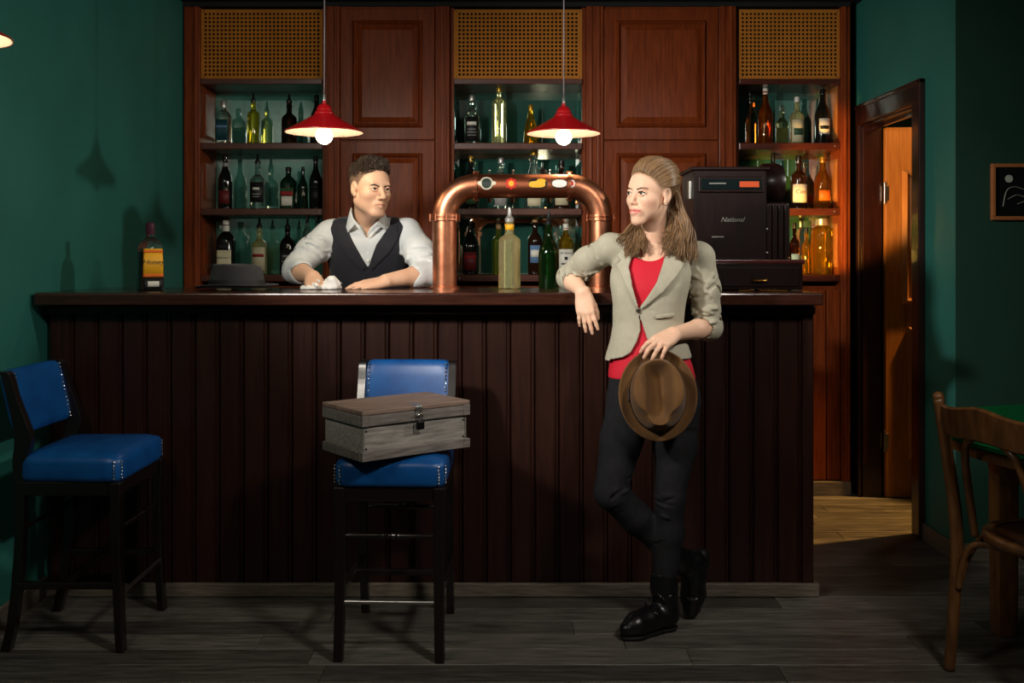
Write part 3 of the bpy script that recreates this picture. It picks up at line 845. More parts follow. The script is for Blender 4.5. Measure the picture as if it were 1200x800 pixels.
bottle(551, 260, 322, 18, YS, S3, 'wine', 'dark', 'dark wine bottle with red label inside the copper arch', [(0.08, 0.42, 55, 'maroon'), (0.3, 0.36, 50, 'red')], 'black', group=g3)
bottle(584, 264, 322, 15, YS, S3, 'tall', 'lime', 'green yellow bottle half hidden by the tall straw bottle', None, 'cork', group=g3)
bottle(627, 254, 322, 17, YS, S3, 'spirit', 'brown', 'brown bottle with pale blue label between the two counter bottles', [(0.2, 0.5, 42, 'blue'), (0.3, 0.42, 36, 'white')], 'cork', group=g3)
bottle(663, 262, 321, 18, YS - 0.02, S3, 'flask', 'gold', 'bourbon bottle with white label beside the woman\'s forearm', [(0.06, 0.5, 60, 'white'), (0.29, 0.35, 12, 'black'), (0.20, 0.225, 34, 'black')], 'white', sq=3, group=g3, capfrac=0.12, text=[('JIM BEAM', 0.42, 0.014, 'black', 0)])
# --- unit beside the door
bottle(897, 104, 170, 17, YS, S1, 'wine', 'orange', 'bottle of orange brandy with white cap, top shelf beside the door', None, 'white', group=g1, capfrac=0.1)
bottle(934, 114, 170, 16, YS, S1, 'spirit', 'pale', 'pale bottle with cream label and white cap, top shelf beside the door', [(0.06, 0.52, 60, 'cream'), (0.2, 0.34, 40, 'green')], 'white', group=g1, capfrac=0.1)
bottle(964, 105, 170, 18, YS - 0.02, S1, 'wine', 'dark', 'dark wine bottle with white label, last on the top shelf beside the door', [(0.18, 0.46, 42, 'white'), (0.27, 0.33, 34, 'black')], 'black', group=g1)
bottle(906, 182, 247, 14, YS, S2, 'wine', 'dark', 'dark bottle just behind the till, middle shelf', None, 'black', group=g2)
bottle(936, 184, 247, 19, YS, S2, 'spirit', 'brown', 'dark bottle with white and red label, amber lit middle shelf', [(0.12, 0.46, 60, 'white')], 'black', group=g2, text=[('Coo', 0.32, 0.032, 'red', 0.1)])
bottle(964, 186, 247, 20, YS, S2, 'wine', 'amber', 'round shouldered amber bottle, last on the middle shelf beside the door', [(0.16, 0.36, 40, 'orange')], 'gold', group=g2)
bottle(931, 262, 322, 12, YS, S3, 'spirit', 'cola', 'small dark bottle with blue neck beside the till base, lowest shelf', [(0.1, 0.4, 50, 'blue')], 'black', group=g3)
bottle(945, 268, 322, 12, YS + 0.04, S3, 'spirit', 'gold', 'slim golden bottle beside the fat amber bottle, lowest shelf', None, 'black', group=g3)
bottle(963, 258, 323, 25, YS, S3, 'jar', 'gold', 'fat amber bottle with silver neck, lowest shelf beside the door', None, 'silver', group=g3, capfrac=0.12)
# --- standing on the worktop
hb = bottle(176, 262, 340.6, 29, 3.86, CT, 'flask', 'clear', 'square honey whisky bottle with yellow label, alone by the green wall', [(0.2, 0.62, 40, 'yellow'), (0.56, 0.60, 40, 'orange'), (0.2, 0.25, 40, 'orange'), (0.02, 0.17, 36, 'black'), (0.06, 0.14, 24, 'white')], 'purple', sq=7, capfrac=0.17, yaw=R(34), text=[('Honey', 0.42, 0.026, 'black', 0.25)])
rb = 29 / 2 / F_PX * 3.86 * 0.955
MB().lathe([(rb * 0.93, 0.006), (rb * 0.955, 0.012), (rb * 0.955, 0.150)], n=24, fr=sq_fr(7, (1, 2))).build('whisky_fill', G['cola'], hb, smooth='auto')
bottle(597, 245, 340, 26, 4.08, CT, 'tall', 'pale', 'tall straw coloured bottle with gold neck on the worktop under the beer tower', [(0.84, 0.92, 180, 'yellow')], 'silver', pour=True)
bottle(643, 249, 340, 24, 4.08, CT, 'wine', 'green', 'green glass wine bottle on the worktop under the beer tower', None, 'black', pour=True)
# ================================================================ pendant lamps
def pendant(px, yrim, Y, rpx, label, visible_top=0.0, glow=True):
    c = P(px, yrim, Y)
    r = rpx / F_PX * Y
    t = thing('pendant_lamp', label, 'lamp', (c.x, c.y, c.z), 'red enamel pendant lamps')
    k = r / 0.16
    prof = [(r, 0.0), (r * 1.0, 0.003), (r * 0.62, 0.036 * k), (r * 0.30, 0.066 * k), (r * 0.24, 0.074 * k)]
    sh = MB().lathe([(a, b + 0.003) for a, b in prof], c, 40, close=False).build('shade', M['red_enamel'], t, smooth='auto')
    MB().lathe([(a * 0.985, b + 0.001) for a, b in prof], c, 40, close=False).build('shade_lining', M['white_enamel'], t, smooth='auto')
    MB().lathe([(r * 1.0, 0.0), (r * 1.012, 0.003), (r * 1.0, 0.006), (r * 0.97, 0.003)], c, 40, close=False).build('rim', M['red_enamel'], t, smooth=True)
    z0 = 0.070 * k
    MB().lathe([(r * 0.24, z0), (r * 0.25, z0 + 0.01), (r * 0.22, z0 + 0.018), (r * 0.19, z0 + 0.02), (r * 0.2, z0 + 0.026), (r * 0.15, z0 + 0.04), (r * 0.06, z0 + 0.048), (r * 0.05, z0 + 0.06)], c, 24).build('cap', M['red_enamel'], t, smooth='auto')
    MB().lathe([(0.008, z0 + 0.05), (0.006, z0 + 0.085), (0.003, z0 + 0.09)], c, 10).build('strain_relief', M['steel'], t, smooth='auto')
    MB().tube([(c.x, c.y, c.z + z0 + 0.08), (c.x + 0.001, c.y, (c.z + CEIL) / 2), (c.x, c.y, CEIL)], 0.0026, 8).build('cord', pmat('grey_cord', rgb(120, 112, 116), 0.5), t, smooth=True)
    MB().lathe([(0.02, 0.015), (0.02, 0.07)], c, 16).build('lamp_holder', M['white_enamel'], t, smooth='auto')
    br = 0.0335
    MB().ball((c.x, c.y, c.z - 0.012), br, 24, 16).build('bulb', M['bulb'], t, smooth=True)
    d = bpy.data.lights.new('bulb_light', 'POINT'); d.energy = 1.6; d.color = (1.0, 0.82, 0.55); d.shadow_soft_size = 0.034
    lo = bpy.data.objects.new('bulb_light', d); COL.objects.link(lo); lo.parent = t; lo.location = (0, 0, -0.056)
    return t
pendant(380, 155.5, 3.95, 45.5, 'red enamel pendant lamp with lit bulb hanging before the bartender')
pendant(660.5, 157, 4.12, 43.5, 'red enamel pendant lamp with lit bulb hanging above the beer tower')
pendant(-58, 44, 2.55, 66, 'pendant lamp cut by the photo\'s left edge, only its pale rim showing')

# ================================================================ fedora hats
def fedora(name, label, mats, rx, ry, cx_, cy_, h, roll=0.02, dent=0.03, pinch=0.018, band=0.03):
    t = empty(name, label, 'hat')
    NU = 64
    def crown(i, j):
        a = 2 * math.pi * i / NU
        n = 22
        # j: 0..9 side wall, then over the top to the centre
        if j <= 10:
            q = j / 10
            k = 1.0 - 0.13 * q ** 1.5
            z = h * (0.02 + 0.9 * q)
        else:
            q = (j - 10) / 12 * 0.992
            k = 0.87 * math.cos(q * math.pi / 2) ** 0.75
            z = h * (0.92 + 0.08 * math.sin(q * math.pi / 2))
        x, y = cx_ * k * math.cos(a), cy_ * k * math.sin(a)
        # front (+y) side pinches
        up = max(0.0, min(1.0, (z / h - 0.35) / 0.6))
        for s in (-1, 1):
            g = math.exp(-(((a - (math.pi / 2 + s * 0.72) + math.pi) % (2 * math.pi) - math.pi) / 0.36) ** 2)
            k2 = 1 - (pinch / cx_) * 1.6 * g * up
            x *= k2; y *= (1 - (pinch / cy_) * 0.35 * g * up)
        # front higher than the back, long centre crease (teardrop)
        z += h * 0.06 * (y / cy_) * up
        wd = 0.38 - 0.10 * (y / cy_)
        u = x / (cx_ * wd); v = (y + cy_ * 0.02) / (cy_ * 0.72)
        z -= dent * math.exp(-(u * u) ** 1.5 - (v * v) ** 2.4) * up
        return (x, y, z)
    cb_ = MB().grid(crown, NU, 23, True)
    cb_.f.append(tuple(range(22 * NU, 23 * NU)))
    c = cb_.build('crown', mats[0], t, smooth=True)
    so = c.modifiers.new('felt', 'SOLIDIFY'); so.thickness = 0.003; so.offset = -1
    def brim(i, j):
        a = 2 * math.pi * i / NU
        q = j / 10
        x = (cx_ * 0.97 + (rx - cx_ * 0.97) * q) * math.cos(a)
        y = (cy_ * 0.97 + (ry - cy_ * 0.97) * q) * math.sin(a)
        side = abs(math.cos(a)) ** 2
        back = max(0, -math.sin(a)) ** 3
        front = max(0, math.sin(a)) ** 3
        z = roll * (q ** 1.6) * (1.15 * side + 0.9 * back - 0.5 * front) + 0.004
        return (x, y, z)
    b = MB().grid(brim, NU, 11, True).build('brim', mats[0], t, smooth=True)
    so = b.modifiers.new('felt', 'SOLIDIFY'); so.thickness = 0.003; so.offset = 0
    def bandf(i, j):
        a = 2 * math.pi * i / NU
        z = h * 0.03 + band * j / 2
        q = z / h / 0.92
        k = 1.012 - 0.13 * q ** 1.5
        return (cx_ * k * math.cos(a), cy_ * k * math.sin(a), z)
    bb = MB().grid(bandf, NU, 3, True).build('band', mats[1], t, smooth=True)
    MB().box(cx_ * 0.985, cx_ * 0.985 + 0.006, -0.022, 0.022, 0.006, band * 0.95).build('bow', mats[1], bb, bevel=0.003)
    return t
gh = fedora('fedora_hat', 'grey felt fedora resting on the worktop by the bartender', (M['hat_grey'], M['hat_band']), 0.146, 0.165, 0.094, 0.112, 0.098, roll=0.012, dent=0.022)
gh.location = (P(276, 337, 3.93).x, 3.95, CT + 0.006)
gh.rotation_euler = (0, 0, R(78))

# ================================================================ bar stools
def make_stool():
    t = empty('bar_stool')
    zs0, zs1 = 0.545, 0.625
    w, dp = 0.178, 0.2
    # upholstered seat: rounded slab with a domed top
    def seat(i, j):
        n = 64
        a = 2 * math.pi * i / n
        p = 12
        k = (abs(math.cos(a)) ** p + abs(math.sin(a)) ** p) ** (-1 / p)
        prof = [(0.94, zs0), (0.985, zs0 + 0.004), (1.0, zs0 + 0.018), (1.0, zs1 - 0.02), (0.985, zs1 - 0.008), (0.95, zs1), (0.8, zs1 + 0.011), (0.5, zs1 + 0.019), (0.2, zs1 + 0.022), (0.001, zs1 + 0.022)]
        q, z = prof[j]
        taper = 1 - 0.06 * (0.5 + 0.5 * math.sin(a))
        return (w * k * q * math.cos(a) * taper, dp * k * q * math.sin(a), z)
    st = MB().grid(seat, 64, 10, True).build('seat', M['blue_leather'], t, smooth=True)
    MB().box(-w + 0.012, w - 0.012, -dp + 0.012, dp - 0.012, zs0 - 0.045, zs0 + 0.002).build('apron', M['black_wood'], t, bevel=0.004)
    nails = MB()
    for s in (-1, 1):
        for k in range(6):
            nails.ball((s * (w - 0.022), -dp * 0.983, zs0 + 0.012 + k * 0.0105), 0.0038, 8, 5)
            nails.ball((s * w * 0.986, -dp + 0.024, zs0 + 0.012 + k * 0.0105), 0.0038, 8, 5)
    no = nails.build('seat_nail_trim', M['chrome'], st, smooth=True); no['kind'] = 'stuff'
    # legs
    for s in (-1, 1):
        pts = [(s * 0.16, -0.196, 0.0), (s * 0.158, -0.190, 0.08), (s * 0.156, -0.182, 0.25), (s * 0.156, -0.178, 0.42), (s * 0.158, -0.18, 0.51), (s * 0.158, -0.18, zs0)]
        MB().sqtube(spline(pts, 5), [0.030 + 0.008 * (i / 25) for i in range(26)], [0.030 + 0.008 * (i / 25) for i in range(26)]).build('front_leg', M['black_wood'], t, bevel=0.005, segs=2)
        pts = [(s * 0.152, 0.238, 0.0), (s * 0.152, 0.212, 0.1), (s * 0.152, 0.19, 0.28), (s * 0.152, 0.182, 0.45), (s * 0.152, 0.186, 0.6), (s * 0.156, 0.168, 0.67), (s * 0.158, 0.178, 0.73), (s * 0.16, 0.208, 0.82), (s * 0.16, 0.228, 0.885), (s * 0.159, 0.243, 0.9)]
        m = 46
        MB().sqtube(spline(pts, 5), 0.027, [0.034 + (0.03 * math.exp(-((i - 26) / 6.0) ** 2)) for i in range(m)]).build('back_leg', M['black_wood'], t, bevel=0.005, segs=2)
    # backrest pad between the posts, slightly curved
    def pad(i, j):
        n = 28
        a = 2 * math.pi * j / n
        x = -0.150 + 0.300 * i / 16
        p = 5
        k = (abs(math.cos(a)) ** p + abs(math.sin(a)) ** p) ** (-1 / p)
        zz = 0.795 + 0.105 * k * math.sin(a)
        lean = (zz - 0.69) * 0.24
        yy = 0.195 + lean + 0.012 * (1 - (x / 0.15) ** 2) + 0.024 * k * math.cos(a)
        e = 1.0 if 0 < i < 16 else 0.9
        return (x, yy, 0.795 + (zz - 0.795) * e)
    b = MB()
    vs = [pad(i, j) for i in range(17) for j in range(28)]
    fs = [(i * 28 + j, i * 28 + (j + 1) % 28, (i + 1) * 28 + (j + 1) % 28, (i + 1) * 28 + j) for i in range(16) for j in range(28)]
    fs += [tuple(range(28)), tuple(reversed(range(16 * 28, 17 * 28)))]
    bk = b.add(vs, fs).build('backrest', M['blue_leather'], t, smooth='auto', angle=50)
    nails = MB()
    for s in (-1, 1):
        for k in range(15):
            z = 0.702 + 0.186 * k / 14
            nails.ball((s * 0.136, 0.195 + (z - 0.69) * 0.24 + 0.002 - 0.0250, z), 0.0043, 8, 5)
    no = nails.build('back_nail_trim', M['chrome'], bk, smooth=True); no['kind'] = 'stuff'
    # turned rungs and metal foot bar
    def turned(y, z, xs, mat, name):
        prof = [(0.008, -xs), (0.0085, -0.03), (0.012, -0.024), (0.009, -0.018), (0.013, -0.008), (0.008, -0.003), (0.008, 0.003), (0.013, 0.008), (0.009, 0.018), (0.012, 0.024), (0.0085, 0.03), (0.008, xs)]
        MB().lathe(prof, (0, y, z), 12, 'x').build(name, mat, t, smooth='auto')
    turned(-0.182, 0.39, 0.156, M['black_wood'], 'turned_rung')
    turned(0.186, 0.39, 0.15, M['black_wood'], 'turned_rung')
    MB().lathe([(0.007, -0.156), (0.007, 0.156)], (0, -0.192, 0.185), 12, 'x').build('foot_bar', M['steel'], t, smooth='auto')
    for s in (-1, 1):
        MB().box(s * 0.156 - 0.01, s * 0.156 + 0.01, -0.18, 0.2, 0.2, 0.222).build('side_rung', M['black_wood'], t, bevel=0.003)
    MB().box(-0.156, 0.156, 0.02, 0.04, 0.2, 0.22).build('cross_rung', M['black_wood'], t, bevel=0.003)
    return t
GS = 'blue leather bar stools'
s1 = make_stool()
tag(s1, 'bar stool with blue leather seat carrying the wooden chest', 'bar stool', GS)
s1.location = (-0.378, 3.315, 0); s1.rotation_euler = (0, 0, R(-2))
s2 = copy_tree(s1)
tag(s2, 'empty blue leather bar stool turned sideways by the green wall', 'bar stool', GS)
s2.location = (-1.424, 3.39, 0); s2.scale = (1.18, 0.86, 1.0); s2.rotation_euler = (0, 0, R(90))

# ================================================================ wooden chest on the stool
cz0 = 0.645
ch = empty('wooden_chest', 'weathered grey wooden chest with padlock sitting on the bar stool', 'chest', (-0.378, 3.245, cz0), R(38))
CHL, CHW, CHH = 0.385, 0.245, 0.148
hx, hy = CHL / 2, CHW / 2
MB().box(-hx, hx, -hy, hy, 0.0, CHH - 0.006).build('body', M['old_wood'], ch, bevel=0.002)
MB().box(-hx - 0.008, hx + 0.008, -hy - 0.012, hy + 0.004, CHH - 0.008, CHH + 0.006).build('lid', M['old_wood_lid'], ch, bevel=0.003)
for nm, z0, z1 in (('lid_batten', CHH - 0.042, CHH - 0.009), ('base_batten', 0.0, 0.028)):
    MB().box(-hx + 0.016, hx - 0.016, -hy - 0.011, -hy, z0, z1).build(nm, M['old_wood_dark'], ch, bevel=0.002)
    MB().box(-hx - 0.010, -hx, -hy, hy, z0, z1).build(nm, M['old_wood_dark'], ch, bevel=0.002)
    MB().box(hx, hx + 0.010, -hy, hy, z0, z1).build(nm, M['old_wood_dark'], ch, bevel=0.002)
    for s in (-1, 1):
        MB().box(s * (hx - 0.004) - 0.012, s * (hx - 0.004) + 0.012, -hy - 0.013, -hy - 0.0, z0 - 0.0005 * (z0 > 0.01), z1 + 0.001).build('corner_block', M['old_wood_dark'], ch, bevel=0.002)
for s in (-1, 1):
    MB().box(s * (hx - 0.003) - 0.003, s * (hx - 0.003) + 0.003, -hy - 0.002, -hy, 0.03, CHH - 0.044).build('corner_strip', M['old_wood_dark'], ch, bevel=0.001)
    for z in (0.036, 0.09):
        MB().ball((s * (hx - 0.012), -hy - 0.001, z), 0.0035, 8, 5).build('nail', M['iron'], ch, smooth=True)
hp = MB().box(-0.012, 0.012, -hy - 0.016, -hy - 0.012, CHH - 0.03, CHH + 0.004).box(-0.012, 0.012, -hy - 0.016, -hy + 0.03, CHH + 0.005, CHH + 0.008).build('hasp', M['steel'], ch, bevel=0.001)
pl = MB().box(-0.013, 0.013, -hy - 0.03, -hy - 0.016, CHH - 0.068, CHH - 0.04).build('padlock', M['iron'], ch, bevel=0.004)
MB().tube([(-0.008, -hy - 0.023, CHH - 0.042)] + arc((0, -hy - 0.023, CHH - 0.026), 0.008, 180, 0, 8) + [(0.008, -hy - 0.023, CHH - 0.042)], 0.0024, 8).build('shackle', M['chrome'], pl, smooth=True)

# ================================================================ the till
TL = 3.82
tl = thing('cash_register', 'old dark wooden cash register with orange flag in its window', 'cash register', (0.9, 4.0, CT))
def kx(px): return (px - 600) / F_PX * TL
def kz(py): return CAM_H - (py - HOR) / F_PX * TL
b0 = MB().box(kx(806), kx(941), TL, TL + 0.36, CT + 0.003, kz(309)).build('drawer_case', M['till'], tl, bevel=0.005)
MB().box(kx(803), kx(943), TL - 0.006, TL + 0.365, kz(309), kz(304)).build('plinth_moulding', M['till_trim'], tl, bevel=0.004, segs=3)
MB().box(kx(812), kx(936), TL - 0.007, TL, CT + 0.016, kz(313)).build('drawer_front', M['till'], b0, bevel=0.003)
MB().tube([(kx(880), TL - 0.006, CT + 0.045), (kx(882), TL - 0.024, CT + 0.04), (kx(896), TL - 0.024, CT + 0.04), (kx(898), TL - 0.006, CT + 0.045)], 0.004, 8).build('drawer_pull', M['brass'], b0, smooth=True)
body = MB().box(kx(815), kx(901), TL + 0.03, TL + 0.3, kz(304), kz(196)).build('body', M['till'], tl, bevel=0.006, segs=3)
MB().box(kx(811), kx(904), TL + 0.022, TL + 0.31, kz(199), kz(194.5)).build('top_board', M['till'], tl, bevel=0.005, segs=3)
MB().box(kx(820), kx(897), TL + 0.022, TL + 0.034, kz(225), kz(206)).build('window_frame', M['till'], body, bevel=0.004)
wn = MB().box(kx(823), kx(894), TL + 0.019, TL + 0.026, kz(221.5), kz(209)).build('window_pane', M['till_glass'], body, bevel=0.001)
MB().box(kx(868), kx(891), TL + 0.016, TL + 0.02, kz(219), kz(212)).build('orange_flag', M['orange_flag'], wn, bevel=0.001)
MB().box(kx(832), kx(852), TL + 0.016, TL + 0.02, kz(215.2), kz(213.6)).build('pointer', M['silver_print'], wn)
text_obj('National', 0.026, M['silver_print'], body, (kx(860), TL + 0.028, kz(257)), None, 0.001, 0.35)
MB().box(kx(836), kx(850), TL + 0.027, TL + 0.03, kz(278), kz(276.5)).build('maker_plate', M['silver_print'], body)
# fluted cheek on the right with the rounded drum above it
cheek = MB().box(kx(899), kx(930), TL + 0.045, TL + 0.3, kz(304), kz(236)).build('cheek', M['till'], tl, bevel=0.012, segs=3)
for i in range(4):
    MB().lathe([(0.012, kz(303)), (0.012, kz(240))], (kx(904 + i * 7), TL + 0.045, 0), 12).build('flute', M['till'], cheek, smooth='auto')
MB().lathe([(0.052, kx(903)), (0.082, kx(904)), (0.086, kx(908)), (0.086, kx(922)), (0.078, kx(928)), (0.05, kx(930))], (0, TL + 0.16, kz(213)), 36, 'x').build('drum', M['till'], tl, smooth='auto')
for z in (kz(268), kz(296)):
    MB().ball((kx(901), TL + 0.03, z), 0.005, 8, 6).build('rivet', M['steel'], tl, smooth=True)
MB().box(kx(811), kx(815), TL + 0.06, TL + 0.10, kz(232), kz(210)).build('side_clasp', M['steel'], tl, bevel=0.002)
MB().ball((kx(811), TL + 0.12, kz(262)), 0.006, 8, 6).build('side_knob', M['chrome'], tl, smooth=True)
# a small bunch of keys in front of the till
ks = thing('key_bunch', 'small bunch of keys lying on the worktop before the till', 'keys', (kx(890), 3.74, CT))
for i, (dx, an) in enumerate(((0, 20), (0.03, -25), (0.055, 10), (-0.03, 160))):
    a = R(an); x0, y0 = 0.93 + dx, 3.735
    MB().tube([(x0, y0, CT + 0.004), (x0 + 0.05 * math.cos(a), y0 + 0.05 * math.sin(a) * 0.5, CT + 0.004)], 0.0035, 6).ball((x0, y0, CT + 0.0055), 0.009, 10, 6, (1, 1, 0.5)).build('key', M['brass'], ks, smooth='auto')

# ================================================================ framed picture
pf = thing('picture_frame', 'small wood framed dark picture on the right hand green wall', 'picture', (2.14, YP, 1.54))
fx0, fx1, fz0, fz1 = P(1160, 0, YP).x, P(1160, 0, YP).x + 0.30, P(0, 258, YP).z, P(0, 192, YP).z
fw = 0.016
M['frame_wood'] = pmat('frame_wood', rgb(160, 100, 58), 0.4, var=0.2, scale=20)
for a in ((fx0, fx1, fz1 - fw, fz1), (fx0, fx1, fz0, fz0 + fw), (fx0, fx0 + fw, fz0 + fw, fz1 - fw), (fx1 - fw, fx1, fz0 + fw, fz1 - fw)):
    MB().box(a[0], a[1], YP - 0.022, YP - 0.001, a[2], a[3]).build('frame_rail', M['frame_wood'], pf, bevel=0.003)
pp = MB().box(fx0 + fw, fx1 - fw, YP - 0.008, YP - 0.001, fz0 + fw, fz1 - fw).build('print', pmat('dark_print', rgb(18, 22, 20), 0.25, spec=0.5), pf)
M['chalk'] = pmat('pale_print', rgb(170, 176, 164), 0.6)
bx, bz = fx0 + 0.02, (fz0 + fz1) / 2
MB().tube(spline([(bx + 0.03, YP - 0.009, bz - 0.06), (bx + 0.045, YP - 0.009, bz + 0.005), (bx + 0.08, YP - 0.009, bz + 0.022), (bx + 0.13, YP - 0.009, bz + 0.01), (bx + 0.2, YP - 0.009, bz + 0.03)], 6), 0.0035, 6, flat=0.3).build('printed_line', M['chalk'], pp)
MB().tube(spline([(bx + 0.05, YP - 0.009, bz - 0.03), (bx + 0.09, YP - 0.009, bz - 0.012), (bx + 0.13, YP - 0.009, bz - 0.03), (bx + 0.09, YP - 0.009, bz - 0.05)], 6), 0.003, 6, flat=0.3).build('printed_line', M['chalk'], pp)
MB().lathe([(0.016, -0.0012), (0.016, 0.0012)], (bx + 0.055, YP - 0.009, bz + 0.055), 20, 'y').build('printed_spot', M['chalk'], pp)

# ================================================================ round games table
TC = (1.99, 3.08)
gt = thing('games_table', 'round games table covered in green felt by the right edge', 'table', (TC[0], TC[1], 0))
MB().lathe([(0.60, 0.694), (0.62, 0.7), (0.622, 0.712), (0.612, 0.722)], (TC[0], TC[1], 0), 64).build('table_top', M['felt_green'], gt, smooth='auto')
MB().lathe([(0.6, 0.66), (0.603, 0.668), (0.603, 0.692), (0.598, 0.695)], (TC[0], TC[1], 0), 64).build('under_rim', M['bentwood'], gt, smooth='auto')
MB().lathe([(0.46, 0.58), (0.47, 0.585), (0.47, 0.662)], (TC[0], TC[1], 0), 64).build('apron', M['bentwood'], gt, smooth='auto')
for k in range(4):
    a = R(142 + 90 * k)
    lx, ly = TC[0] + 0.43 * math.cos(a), TC[1] + 0.43 * math.sin(a)
    MB().sqtube([(lx, ly, 0), (lx, ly, 0.1), (lx, ly, 0.6), (lx, ly, 0.665)], [0.062, 0.068, 0.072, 0.072], [0.062, 0.068, 0.072, 0.072]).build('leg', M['bentwood'], gt, bevel=0.006)
MB().tube(arc((TC[0], TC[1], 0.7215), 0.36, 0, 360, 48, 'xy'), 0.004, 6, caps=False, flat=0.25).build('printed_ring', LB['white'], gt)

# ================================================================ bentwood chair
bch = thing('bentwood_chair', 'worn brown bentwood chair pulled up to the green games table', 'chair', (1.345, 3.045, 0))
bch.rotation_euler = (0, 0, R(14))
yA, yB = 3.045, 2.645            # far and near back posts
for yy, s in ((yA, 1), (yB, -1)):
    pts = [(1.345, yy + 0.012 * s, 0.0), (1.352, yy, 0.2), (1.358, yy - 0.005 * s, 0.42), (1.335, yy - 0.002 * s, 0.62), (1.302, yy + 0.006 * s, 0.84)]
    MB().tube(spline(pts, 8), [0.0165 + 0.003 * math.sin(math.pi * i / 32) for i in range(33)], 14).ball((1.302, yy + 0.006 * s, 0.84), 0.0175, 14, 8).build('back_post', M['bentwood'], bch, smooth=True)
# crest rail: shaped board between the posts
def crest(i, j):
    n = 20
    t = i / n
    yy = yA - 0.004 + (yB - yA + 0.008) * t
    bow = 0.028 * math.sin(math.pi * t)
    sh = 0.010 * math.sin(math.pi * t) - 0.006 * math.sin(3 * math.pi * t)
    sec = [(-0.010, 0.735), (-0.011, 0.79), (-0.010, 0.815), (0.0, 0.822), (0.010, 0.815), (0.011, 0.79), (0.010, 0.735), (0.0, 0.729)]
    dx, z = sec[j]
    return (1.308 - bow + dx + (0.82 - z) * 0.12, yy, z + (sh if z > 0.78 else 0.5 * sh))
b = MB()
vs = [crest(i, j) for i in range(21) for j in range(8)]
fs = [(i * 8 + j, i * 8 + (j + 1) % 8, (i + 1) * 8 + (j + 1) % 8, (i + 1) * 8 + j) for i in range(20) for j in range(8)] + [tuple(range(8)), tuple(reversed(range(160, 168)))]
b.add(vs, fs).build('crest_rail', M['bentwood'], bch, smooth='auto')
yc = (yA + yB) / 2
hoop = [(1.375, yc + 0.135, 0.43), (1.352, yc + 0.130, 0.55), (1.322, yc + 0.112, 0.68), (1.308, yc + 0.07, 0.735), (1.303, yc, 0.752), (1.308, yc - 0.07, 0.735), (1.322, yc - 0.112, 0.68), (1.352, yc - 0.130, 0.55), (1.375, yc - 0.135, 0.43)]
MB().tube(spline(hoop, 7), 0.0115, 12).build('back_hoop', M['bentwood'], bch, smooth=True)
# seat: round ring and dished plywood
sx, sr = 1.545, 0.197
MB().lathe([(sr - 0.012, 0.425), (sr, 0.43), (sr + 0.002, 0.445), (sr, 0.455), (sr - 0.012, 0.458), (sr - 0.03, 0.455)], (sx, yc, 0), 48, close=False).build('seat_ring', M['bentwood'], bch, smooth=True)
MB().lathe([(sr - 0.01, 0.436), (sr - 0.012, 0.452), (0.12, 0.446), (0.05, 0.443), (0.002, 0.443)], (sx, yc, 0), 48).build('seat', M['seat_wood'], bch, smooth='auto')
for s in (-1, 1):
    MB().tube([(sx + 0.15, yc + s * 0.13, 0.44), (sx + 0.165, yc + s * 0.143, 0.2), (sx + 0.175, yc + s * 0.152, 0.0)], [0.017, 0.015, 0.012], 12).build('front_leg', M['bentwood'], bch, smooth=True)
# curved braces under the seat between leg and seat ring
for s in (-1, 1):
    y0 = yc + s * 0.18
    MB().tube(spline([(1.352, y0, 0.26), (1.354, y0 - s * 0.012, 0.33), (1.362, y0 - s * 0.04, 0.395), (1.38, y0 - s * 0.09, 0.415), (1.40, y0 - s * 0.16, 0.418)], 6), 0.010, 10).build('brace', M['bentwood'], bch, smooth=True)
    MB().tube(spline([(1.355, y0, 0.27), (1.38, y0 - s * 0.004, 0.35), (1.43, y0 - s * 0.008, 0.41), (1.5, y0 - s * 0.002, 0.425)], 6), 0.010, 10).build('side_brace', M['bentwood'], bch, smooth=True)
